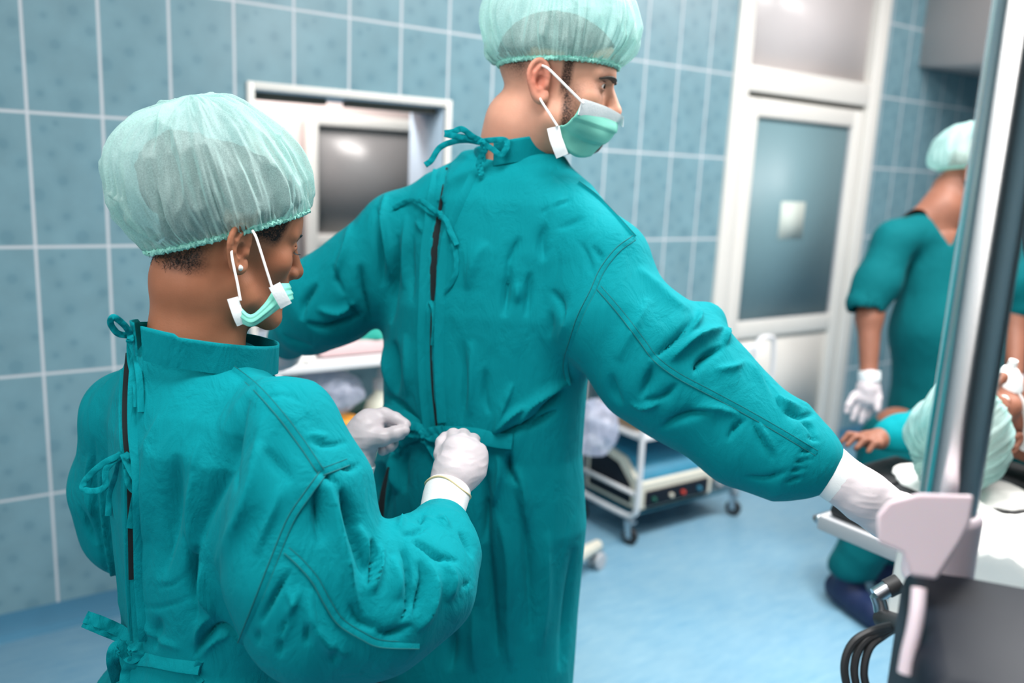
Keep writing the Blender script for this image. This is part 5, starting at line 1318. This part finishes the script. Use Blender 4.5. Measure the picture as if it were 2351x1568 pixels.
# crumpled clear bags
def bag(name, c, r, seed, mat_, label):
    bm = bmesh.new(); bmesh.ops.create_icosphere(bm, subdivisions=5, radius=1.0)
    V = np.array([v.co for v in bm.verts]); Fq = [tuple(v.index for v in f.verts) for f in bm.faces]; bm.free()
    n = 1+.22*vnoise(V*1.8, seed)+.12*(1-2*np.abs(vnoise(V*np.array([3.5, 3.5, 1.4]), seed+3)))+.03*vnoise(V*7, seed+5)
    V = V*n[:, None]*np.array(r)
    V[:, 2] = np.maximum(V[:, 2], -r[2]*.8)
    o = mesh_obj(name, V+np.array(c), Fq, mat_, None, True, tuple(np.array(c)-[0, 0, r[2]*.8])); tag(o, label, 'bag'); return o
bag('plastic_bag', wall_pt(1365, 985, 2.44)+np.array([.0, 0, 0]), (.10, .075, .115), 3, M_['film'], 'crumpled clear plastic bag hanging at the cart side beside the gown hem')
# beige stand whose caster shows beside the gown
st = thing('equipment_stand', (1.93, 2.30, 0), 'beige stand with white twin caster showing low beside the tall person gown', 'stand')
s_ = MB()
for a in (.45, 1.9, 3.4):
    e = np.array([1.83+.308*math.cos(a), 2.20+.308*math.sin(a), 0])
    s_.tube([(1.83, 2.20, .13), (1.83+.15*math.cos(a), 2.20+.15*math.sin(a), .118), (e[0], e[1], .095)], [.032, .027, .022], 10)
    caster(st, e[0], e[1], .082, .034, True, M_['greyplastic'], a+1.4)
s_.build('star_base', M_['beige'], st)
MB().lathe([(.03, .10), (.03, .72), (.022, .73), (.022, 1.05)], (1.83, 2.20, 0), (0, 0, 1), 20).build('column', M_['beige'], st)
MB().box((1.73, 2.10, 1.05), (1.93, 2.30, 1.13), .02).build('tray', M_['beige'], st)

# ------------------------------------------------------------------ instrument trolley under the hatch
tr = thing('instrument_trolley', (1.18, 2.62, 0), 'white instrument trolley by the tiled wall, between the two persons', 'trolley')
TX0, TX1, TY0, TY1, TZ = .86, 1.62, 2.40, 2.80, .885
m = MB()
for x in (TX0, TX1):
    for y in (TY0, TY1): m.tube([(x, y, .07), (x, y, TZ+.0)], .0125, 10)
for z in (.12,): 
    for y in (TY0, TY1): m.tube([(TX0, y, z), (TX1, y, z)], .0125, 10)
    for x in (TX0, TX1): m.tube([(x, TY0, z), (x, TY1, z)], .0125, 10)
m.build('frame', M_['enamel'], tr)
MB().box((TX0-.01, TY0-.01, TZ), (TX1+.01, TY1+.01, TZ+.022), .006).build('top_shelf', M_['enamel'], tr)
MB().box((TX0, TY0, .46), (TX1, TY1, .50), .006).build('lower_shelf', M_['enamel'], tr)
for x in (TX0, TX1):
    for y in (TY0, TY1): caster(tr, x, y, .075, .03)
def cloth_lump(name, c, r, seed, mat_, label, cat, amp=.2):
    bm = bmesh.new(); bmesh.ops.create_icosphere(bm, subdivisions=5, radius=1.0)
    V = np.array([v.co for v in bm.verts]); Fq = [tuple(v.index for v in f.verts) for f in bm.faces]; bm.free()
    n = 1+amp*vnoise(V*2.1, seed)+amp*.6*(1-2*np.abs(vnoise(V*np.array([5, 5, 2]), seed+3)))
    V = V*n[:, None]*np.array(r); V[:, 2] = np.maximum(V[:, 2], 0)
    o = mesh_obj(name, V+np.array(c), Fq, mat_, None, True, tuple(c)); return tag(o, label, cat)
T0 = TZ+.025
cloth_lump('folded_drape', (1.30, 2.60, T0+.045), (.26, .13, .085), 8, M_['teallite'], 'folded light teal drape piled on the white trolley by the hatch', 'drape', .1)
pk = MB().box((1.02, 2.46, T0), (1.50, 2.74, T0+.045), .015).build('paper_pack', mat('pink_pack', srgb(226, 196, 198), .6, var=.08, vscale=12)); tag(pk, 'pale pink pack lying under the teal drape on the trolley', 'pack')
cloth_lump('white_cloth', (.93, 2.52, T0), (.07, .09, .085), 5, M_['sheet'], 'white cloth bunched at the near end of the trolley top', 'cloth')
bag('plastic_bag', (1.06, 2.50, .785), (.105, .085, .07), 12, M_['film'], 'crumpled white plastic bag with wrappers hanging under the trolley top')
MB_ = MB().tube(spline([(1.06, 2.50, TZ+.002), (1.06, 2.49, TZ-.004), (1.06, 2.50, TZ-.008)], 5), .003, 8)
h = MB_.build('bag_hook', M_['steel'], tr)
bt = thing('squeeze_bottle', (1.235, 2.50, .50), 'white plastic bottle on the trolley lower shelf beside the tall person', 'bottle')
MB().lathe([(.05, .502), (.055, .512), (.055, .70), (.045, .74), (.022, .765), (.02, .78), (0, .781)], (1.245, 2.50, 0), (0, 0, 1), 28).build('bottle_body', M_['cream'], bt)
MB().lathe([(.024, .78), (.024, .81), (.012, .815), (.008, .85), (0, .851)], (1.245, 2.50, 0), (0, 0, 1), 20).build('bottle_cap', M_['greyplastic'], bt)
tb = thing('ointment_tub', (1.115, 2.46, .50), 'white tub with orange lid on the trolley lower shelf above the pale glove', 'tub')
MB().lathe([(.046, .502), (.05, .51), (.05, .665), (0, .667)], (1.10, 2.48, 0), (0, 0, 1), 28).build('tub_body', M_['cream'], tb)
MB().lathe([(.053, .665), (.054, .668), (.054, .70), (.05, .705), (0, .706)], (1.10, 2.48, 0), (0, 0, 1), 28).build('tub_lid', M_['orange'], tb)
gb = MB().box((1.12, 2.60, .503), (1.34, 2.74, .68), .02).build('green_case', M_['green']); tag(gb, 'dark green case at the back of the trolley lower shelf', 'case')
ybn = thing('waste_bin', (1.36, 2.22, 0), 'cream bin with yellow band standing in front of the trolley', 'bin')
MB().lathe([(.13, 0), (.14, .01), (.155, .36), (.15, .365), (0, .366)], (1.29, 2.20, 0), (0, 0, 1), 32).build('bin_body', M_['yellow'], ybn)
MB().lathe([(.156, .36), (.16, .365), (.16, .52), (.15, .53), (0, .532)], (1.29, 2.20, 0), (0, 0, 1), 32).build('bin_lid', mat('khaki_bin_lid', srgb(176, 178, 150), .5, var=.05), ybn)

# ------------------------------------------------------------------ operating table with patient
tab = thing('operating_table', (2.5, .80, 0), 'operating table with black pads and white sheet, seen past the outstretched hand', 'table')
PX0, PX1, PY0, PY1, PZ = 1.60, 3.55, .34, 1.06, .80
MB().box((PX0, PY0, PZ-.035), (PX1, PY1, PZ), .006).build('table_top', M_['greyplastic'], tab)
MB().box((PX0+.015, PY0+.015, PZ), (PX1, PY1-.015, PZ+.03), .012).build('table_pad', M_['rubber'], tab)
MB().box((2.25, .55, .10), (2.75, .88, PZ-.035), .02).build('table_column', M_['steel'], tab)
MB().box((2.0, .45, 0), (3.2, .98, .10), .03).build('table_base', M_['steel'], tab)
MB().tube([(PX0+.02, PY1+.015, PZ-.02), (PX1-.1, PY1+.015, PZ-.02)], .010, 10).build('side_rail', M_['steel'], tab)
ab = MB().box((1.85, PY1+.05, PZ-.04), (2.20, PY1+.18, PZ-.01), .012); ab.build('arm_board', M_['rubber'], tab)
# draped sheet: a wavy cloth over the near end of the table
def sheet(name, x0, x1, y0, y1, z, seed, amp, label, drop=0.0, dropx=0.0, nx=70, ny=60):
    V = []
    for i in range(nx):
        for j in range(ny):
            x = x0+(x1-x0)*i/(nx-1); y = y0+(y1-y0)*j/(ny-1); V.append((x, y, z))
    V = np.array(V); s = V*np.array([9, 14, 1]); a = vnoise(s, seed)+.6*(1-2*np.abs(vnoise(s*1.7, seed+2)))
    V[:, 2] += amp*(a+1.2)*.6
    if drop:
        e = np.clip((y0+.10-V[:, 1])/.10, 0, 1); V[:, 2] -= drop*e**2; V[:, 1] += .05*e
    if dropx:
        e = np.clip((PX0-.012-V[:, 0])/.10, 0, 1); V[:, 2] -= dropx*e**.8; V[:, 0] += .085*e
        V[:, 0] = np.where(e > 0, np.minimum(V[:, 0], PX0-.006-.02*e+.006*np.sin(V[:, 1]*40)*e), V[:, 0])
    idx = np.arange(nx*ny).reshape(nx, ny)
    Fq = np.stack([idx[:-1, :-1], idx[1:, :-1], idx[1:, 1:], idx[:-1, 1:]], -1).reshape(-1, 4)
    k = len(V); bd = np.concatenate([idx[:, 0], idx[-1, 1:], idx[:-1, -1][::-1], idx[0, 1:-1][::-1]])
    side = np.stack([np.roll(bd, -1), bd, bd+k, np.roll(bd, -1)+k], 1)
    o = mesh_obj(name, np.concatenate([V, V-[0, 0, .004]]), np.concatenate([Fq, Fq[:, ::-1]+k, side]), M_['sheet'], None, True, (x0, y0, z))
    return tag(o, label, 'sheet')
sheet('table_sheet', 1.47, 1.85, .36, .86, PZ+.034, 4, .04, 'rumpled white sheet over the near end of the operating table', 0.0, .20)
pw = cloth_lump('pillow', (1.99, .95, PZ+.032), (.13, .15, .022), 15, M_['sheet'], 'white head pillow on the operating table under the patient cap', 'pillow', .06)

def simple_person(lbl, base, head, hfr, neck, opts, body_chains, skin, lo, hi, res=.009, fine=()):
    p = thing('person', base, lbl, 'person')
    Vh, Fh = surface_nets(lambda P: head_sdf(P, hfr, neck, opts), hfr[1]-np.array([.16, .16, .26]), hfr[1]+np.array([.16, .16, .18]), 0.0028)
    Vh = smooth_mesh(Vh, Fh, 1, .4)
    Vb, Fb = surface_nets(lambda P: coarse_body(P, body_chains, fine), lo, hi, res)
    o = mesh_obj('body', *join_meshes([(Vh, Fh), (Vb, Fb)]), skin, p)
    set_tone(o, np.zeros((len(Vh)+len(Vb), 2)))
    for s in (1, -1):
        eo = hfr[1]+hfr[0]@np.array([s*.032, .0735, .015])
        MB().lathe([(0.0, -.0125)]+[(.0125*math.sin(a), -.0125*math.cos(a)) for a in np.linspace(.2, 2.9, 10)]+[(0, .0125)], eo, hfr[0][:, 1], 16).build('eye', M_['eye'], p)
    return p, (Vh, Fh), o
# patient lying on the back, head towards the camera, feet along +X
ph = np.array([1.965, .915, PZ+.206])
hx = np.stack([np.array([0, 1.0, 0]), unit([-.10, -.22, .97]), np.zeros(3)], 1); hx[:, 2] = np.cross(hx[:, 0], hx[:, 1]); hx[:, 2] = unit(hx[:, 2]); hx[:, 0] = np.cross(hx[:, 1], hx[:, 2])
if hx[0, 2] > 0: hx[:, 2] *= -1; hx[:, 0] *= -1
hfp = (hx, ph)
nkp = [(*(ph+hx@np.array([0, -.02, -.02])), .055), (*(ph+hx@np.array([0, -.035, -.09])), .055), (2.20, .84, PZ+.13, .065)]
handP = at(1998, 1010, 2.20); elP = at(2130, 990, 2.30)
bodyP = [[(2.20, .84, PZ+.15, .07), (2.45, .80, PZ+.16, .10), (2.85, .78, PZ+.15, .10)], [(2.85, .86, PZ+.12, .08), (3.2, .86, PZ+.10, .055), (3.5, .86, PZ+.08, .04)], [(2.85, .68, PZ+.12, .08), (3.2, .68, PZ+.10, .055), (3.5, .68, PZ+.08, .04)],
         [(2.26, 1.0, PZ+.14, .05), (*elP, .042), (*(elP*.35+handP*.65), .026)], [(2.26, .64, PZ+.13, .05), (2.45, .52, PZ+.10, .042), (2.7, .50, PZ+.08, .03)], [(2.22, .84, PZ+.13, .06), (2.26, 1.0, PZ+.14, .05)], [(2.22, .84, PZ+.13, .06), (2.26, .64, PZ+.13, .05)],
         [(*(elP*.35+handP*.65), .022), (*(elP*.15+handP*.85), .020), (*(handP+np.array([-.010, .008, -.003])), .015)]]
hand_dir = unit(handP-elP)
sdP = unit(np.cross(hand_dir, [0, 0, 1.0])); upP = np.array([0, 0, 1.0])
bodyP.append([(*(handP+sdP*.022), .014), (*(handP-sdP*.022), .014)])
fineP = [[(*(handP+sdP*k), .0095), (*(handP+hand_dir*L*.6+sdP*k*1.25+upP*.008), .0085), (*(handP+hand_dir*L+sdP*k*1.3-upP*.012), .0068)] for k, L in ((-.031, .052), (-.0105, .066), (.0105, .068), (.031, .058))]
fineP.append([(*(handP-hand_dir*.03+sdP*.025), .012), (*(handP+sdP*.05-upP*.006), .010), (*(handP+hand_dir*.025+sdP*.056-upP*.012), .008)])
pat, (Vh, Fh), bo = simple_person('patient lying on the operating table in mint cap and oxygen mask, one arm out', (2.5, .80, PZ+.03), ph, hfp, nkp, dict(), bodyP, M_['skin_s'], (1.6, .3, PZ+.0), (3.6, 1.5, PZ+.40), .006, fineP)
pc = lambda t: np.array([.0795*math.sin(t), -.003+.101*math.cos(t), .030+.035*math.cos(t)])
make_cap('surgical_cap', hfp, pc, [(1.0, 1.0, 0.0), (1.08, 1.1, .006), (1.22, 1.14, .03), (1.26, 1.17, .06), (1.12, 1.10, .10), (.8, .9, .13), (.4, .4, .145), (.001, .001, .147)], M_['cap'], pat, .010, 31, NT=200, NR=36)
def gown_simple(parent, f, lo, hi, mat_, name='gown', res=.008, seed=7, amp=.004, cut=None):
    V, Fq = surface_nets(f, lo, hi, res); V = smooth_mesh(V, Fq, 2, .5); V = cloth_noise(V, Fq, amp, seed, (9, 9, 5))
    return mesh_obj(name, V, Fq, mat_, parent)
def pg(P):
    d = sd_chain(P, [(2.22, .84, PZ+.12, .085), (2.45, .80, PZ+.14, .15), (2.85, .78, PZ+.13, .15), (3.5, .78, PZ+.07, .13)], .05)
    d = smin(d, sd_chain(P, [(2.24, .95, PZ+.13, .075), (2.26, 1.02, PZ+.14, .072), (*elP, .062), (*(elP*.5+handP*.5), .052), (*(elP*.30+handP*.70), .040)], .03), .04)
    d = smin(d, sd_chain(P, [(2.24, .70, PZ+.12, .075), (2.45, .52, PZ+.10, .06), (2.62, .50, PZ+.09, .05)], .03), .04)
    return np.maximum(d, PZ+.045-P[:, 2])
gown_simple(pat, pg, (1.7, .30, PZ+.02), (3.7, 1.5, PZ+.34), M_['gown2'])
mo = MB(); mc = ph+hx@np.array([0, .095, -.045])
mo.lathe([(.036, -.018), (.038, -.012), (.030, .012), (.018, .028), (.010, .034), (.009, .05), (0, .051)], mc, hx[:, 1], 24).build('oxygen_mask', M_['maskwhite'], pat)
bt_ = MB().tube([ph+hx@np.array([.083*math.cos(a), -.02+.115*math.sin(a)*.9, -.040]) for a in np.linspace(-.2, math.pi+.2, 30)], .009, 8, flat=.25).build('mask_strap', M_['maskwhite'], pat)

# assistant standing beyond the table
HB = math.radians(200)
basB = np.array([2.80, 1.68, 0]); fB = np.array([math.sin(HB), math.cos(HB), 0]); rB = np.array([math.cos(HB), -math.sin(HB), 0])
hB = at(2232, 402, 3.02)
frB = head_frame(hB, math.radians(150), math.radians(22), 0)
nB = [(*(hB+frB[0]@np.array([0, -.02, -.01])), .056), (*(hB+frB[0]@np.array([0, -.035, -.07])), .056), (*at(2168, 482, 3.05), .060), (*at(2150, 540, 3.06), .07)]
sR, sL = at(2052, 555, 3.04), at(2285, 560, 3.08)
eR, wR = at(1996, 730, 3.02), at(1994, 860, 2.98)
trB = [[A4(2165, 480, 3.05, .05), A4(2075, 525, 3.05, .045)], [A4(2165, 480, 3.05, .05), A4(2260, 530, 3.07, .045)]]
hipB = at(2150, 980, 3.15)
legs = []
def seg(a, b, n): return [tuple(np.array(a)+(np.array(b)-np.array(a))*i/n) for i in range(n+1)]
footR = np.array([2.72, 1.64, 0]); footL = np.array([2.98, 1.62, 0])
chB = [[(*at(2150, 560, 3.07), .09), (*at(2155, 760, 3.10), .11), (*hipB, .11)], [(*sR, .05), (*eR, .042), (*wR, .029)], [(*sL, .05), (*at(2330, 730, 3.08), .042), (*at(2330, 860, 3.0), .029)], [(*at(2150, 560, 3.07), .06), (*sR, .045)], [(*at(2150, 560, 3.07), .06), (*sL, .045)]]
for ft, hp in ((footR, hipB-rB*-.09), (footL, hipB-rB*.09)):
    hp = np.array([ft[0]*.6+hipB[0]*.4, ft[1]*.6+hipB[1]*.4, hipB[2]])
    chB.append([(*hp, .085), (*((hp+ft)/2+fB*.02), .058), (*(ft+[0, 0, .09]), .04)]); chB.append([(*(ft+[0, 0, .045]-fB*.03), .036), (*(ft+[0, 0, .032]+fB*.12), .028)])
asst, _, bo = simple_person('assistant in dark teal V-neck scrubs and mint cap standing beyond the operating table', (*basB[:2], 0), hB, frB, nB, dict(traps=trB), chB, M_['skin_s'], (2.3, 1.3, -.02), (3.5, 2.2, 1.6), .011)
make_cap('surgical_cap', frB, ringW, [(1.0, 1.0, 0.0), (1.05, 1.1, .004), (1.14, 1.26, .02), (1.12, 1.30, .05), (1.0, 1.22, .09), (.78, 1.0, .12), (.45, .65, .145), (.2, .25, .152), (.001, .001, .154)], M_['cap'], asst, .009, 41, NT=200, NR=36)
def scr(P):
    d = sd_chain(P, [(*at(2150, 560, 3.07), .10), (*at(2152, 760, 3.10), .150), (*at(2150, 950, 3.16), .155), (*at(2150, 1120, 3.22), .165)], .05)
    d = smin(d, sd_chain(P, [(*at(2150, 530, 3.06), .075), (*sR, .068), (*at(2015, 650, 3.03), .074), (*at(1988, 700, 3.02), .066)], .03), .03)
    d = smin(d, sd_chain(P, [(*at(2150, 530, 3.06), .075), (*sL, .068), (*at(2320, 650, 3.08), .074), (*at(2335, 700, 3.08), .066)], .03), .03)
    # V neck and neck hole, sleeve mouth
    vt, v0, v1 = at(2182, 566, 2.9), at(2088, 440, 2.95), at(2236, 452, 2.95)
    n1 = np.cross(v0-CAM, vt-CAM); n2 = np.cross(vt-CAM, v1-CAM)
    n1, n2 = unit(n1), unit(n2); inn = vt+np.array([0, 0, .1])
    s1 = (P-CAM)@n1*np.sign((inn-CAM)@n1); s2 = (P-CAM)@n2*np.sign((inn-CAM)@n2)
    wedge = -np.minimum(s1, s2)
    fr_ = (P-at(2165, 500, 3.06))@fB
    d = smax(d, -np.maximum(wedge, -.02-fr_), .004)
    d = smax(d, -sd_chain(P, [(*at(2165, 470, 3.05), .085), (*at(2160, 500, 3.06), .080)], .01), .006)
    d = smax(d, -sd_cone(P, at(1990, 690, 3.02)+np.array([0, 0, -.0]), at(1975, 800, 3.0), .052, .07), .004)
    return d
gown_simple(asst, scr, (2.3, 1.3, .55), (3.5, 2.2, 1.66), M_['scrubs'], 'scrub_top', .0075, 9, .0035)
def trou(P):
    d = None
    for ft in (footR, footL):
        hp = np.array([ft[0]*.6+hipB[0]*.4, ft[1]*.6+hipB[1]*.4, hipB[2]-.05])
        e = sd_chain(P, [(*hp, .12), (*((hp+ft)/2+fB*.02), .095), (*(ft+[0, 0, .16]), .082)], .03); d = e if d is None else smin(d, e, .04)
    return np.maximum(d, .13-P[:, 2])
gown_simple(asst, trou, (2.4, 1.3, .08), (3.4, 2.1, 1.0), M_['scrubs'], 'scrub_trousers', .009, 3, .008)
for ft in (footR, footL):
    sh_ = lambda P, ft=ft: np.maximum(smin(sd_chain(P, [(*(ft+[0, 0, .05]-fB*.05), .052), (*(ft+[0, 0, .045]+fB*.15), .048)], .02), sd_chain(P, [(*(ft+[0, 0, .06]), .05), (*(ft+[0, 0, .15]), .055)], .02), .03), .001-P[:, 2])
    gown_simple(asst, sh_, ft-np.array([.25, .25, .02]), ft+np.array([.25, .25, .25]), M_['shoecover'], 'shoe_cover', .006, 5, .004)
# gloved hand hanging down
D = 2.97
palm = [[A4(1996, 866, D, .031), A4(1992, 892, D, .036), A4(1990, 915, D, .034)], [A4(1972, 912, D, .022), A4(2006, 915, D, .024)]]
fing = [[A4(1960, 908, D, .0125), A4(1948, 930, D-.01, .0115), A4(1944, 945, D-.01, .0095)], [A4(1974, 918, D, .013), A4(1962, 948, D, .0115), A4(1958, 962, D, .0095)], [A4(1988, 920, D, .013), A4(1980, 955, D, .0115), A4(1977, 968, D, .0095)],
        [A4(2000, 918, D, .0125), A4(1996, 945, D+.01, .011), A4(1990, 958, D+.01, .009)], [A4(2010, 885, D, .016), A4(2016, 915, D-.02, .0135), A4(2014, 940, D-.03, .011)]]
lo, hi = bounds(palm+fing); gB = glove('glove', [palm]+fing, lo, hi, M_['latex'], asst, h=.0028)
cone_tube('glove_cuff', spline([A4(1996, 852, D, .036), A4(1996, 862, D, .037), A4(1996, 874, D, .036)], 4), M_['maskwhite'], gB)
D2 = 3.0
palm = [[A4(2330, 870, D2, .032), A4(2330, 915, D2, .034)]]; fing = [[A4(2312+12*i, 918, D2, .0125), A4(2310+12*i, 950, D2, .011), A4(2309+12*i, 966, D2, .009)] for i in range(4)]+[[A4(2318, 890, D2, .015), A4(2304, 915, D2, .012), A4(2302, 935, D2, .010)]]
lo, hi = bounds(palm+fing); glove('glove', [palm]+fing, lo, hi, M_['latex'], asst, h=.004)

# ------------------------------------------------------------------ steel pole stand with console in the near right corner
pb = at(2263, 600, .80)
pole = thing('monitor_stand', (pb[0], pb[1], 0), 'polished steel pole stand with pale clamp and black console, nearest on the right', 'stand')
MB().lathe([(.0268, 1.20), (.0268, 2.45), (.022, 2.455), (0, 2.456)], (pb[0], pb[1], 0), (0, 0, 1), 48).build('pole', M_['chrome'], pole)
MB().lathe([(.021, .10), (.021, 1.22)], (pb[0], pb[1], 0), (0, 0, 1), 36).build('lower_pole', M_['chrome'], pole)
c_ = MB(); dc = .775
def pz(poly, d, depth, m, bev=0): return m.prism([at(x, y, d) for x, y in poly], unit(ray(2150, 1200))*depth)
c_.lathe([(.029, 1.13), (.033, 1.135), (.033, 1.205), (.029, 1.21)], (pb[0], pb[1], 0), (0, 0, 1), 36)
pz([(2012, 1182), (2040, 1150), (2110, 1132), (2236, 1136), (2228, 1200), (2205, 1246), (2150, 1332), (2088, 1322), (2074, 1270), (2014, 1246)], .755, .05, c_)
cl = c_.build('clamp', M_['pinkclear'], pole)
cb = cl.modifiers.new('bevel', 'BEVEL'); cb.width = .006; cb.segments = 3
co = MB(); cp = at(2330, 1480, .74)
Rz = Matrix.Rotation(-(YAW+.35), 3, 'Z')
co.box((cp[0]-.085, cp[1]-.13, cp[2]-.16), (cp[0]+.20, cp[1]+.10, cp[2]+.018), .022, Rz, tuple(cp), 4).build('console', M_['blackplastic'], pole)
sd = MB(); sd.tube(spline([at(2110, 1350, .725), at(2106, 1400, .72), at(2098, 1450, .718), at(2086, 1500, .718), at(2078, 1545, .718)], 6), .0062, 12).build('console_trim', M_['pinkclear'], pole)
bs = MB()
for k in range(4):
    a = .6+k*math.pi/2; bs.tube([(pb[0], pb[1], .11), (pb[0]+.28*math.cos(a), pb[1]+.28*math.sin(a), .085)], [.03, .02], 12)
    caster(pole, pb[0]+.27*math.cos(a), pb[1]+.27*math.sin(a), .075, .03)
bs.build('base', M_['steel'], pole)
ck = MB(); ck.tube(spline([at(2014, 1366, 1.05), at(2022, 1390, 1.05), at(2026, 1425, 1.05)], 5), .009, 12).tube([at(2010, 1368, 1.05), at(2042, 1348, 1.05)], .010, 12).build('crank_arm', M_['steel'], pole)
MB().tube([at(2036, 1352, 1.05), at(2064, 1338, 1.05)], .0115, 14).build('crank_knob', M_['rubber'], pole)
MB().tube(spline([at(2026, 1420, 1.05), at(2060, 1432, 1.0), at(2120, 1450, .86)], 5), .012, 12).build('crank_bracket', M_['rubber'], pole)
for k, (ox, oy) in enumerate(((0, 0), (22, 6), (44, 14))):
    cbm = MB().tube(spline([at(2070, 1432, .97), at(2010+ox*.4, 1446+oy, 1.0), at(1962+ox*.8, 1472+oy, 1.0), at(1940+ox, 1520+oy, 1.0), at(1946+ox, 1580, 1.0), at(1980+ox, 1680, 1.0), at(2080, 1760, .97)], 8), .0048, 8).build('cable', M_['rubber'], pole)
bpy.context.view_layer.update()
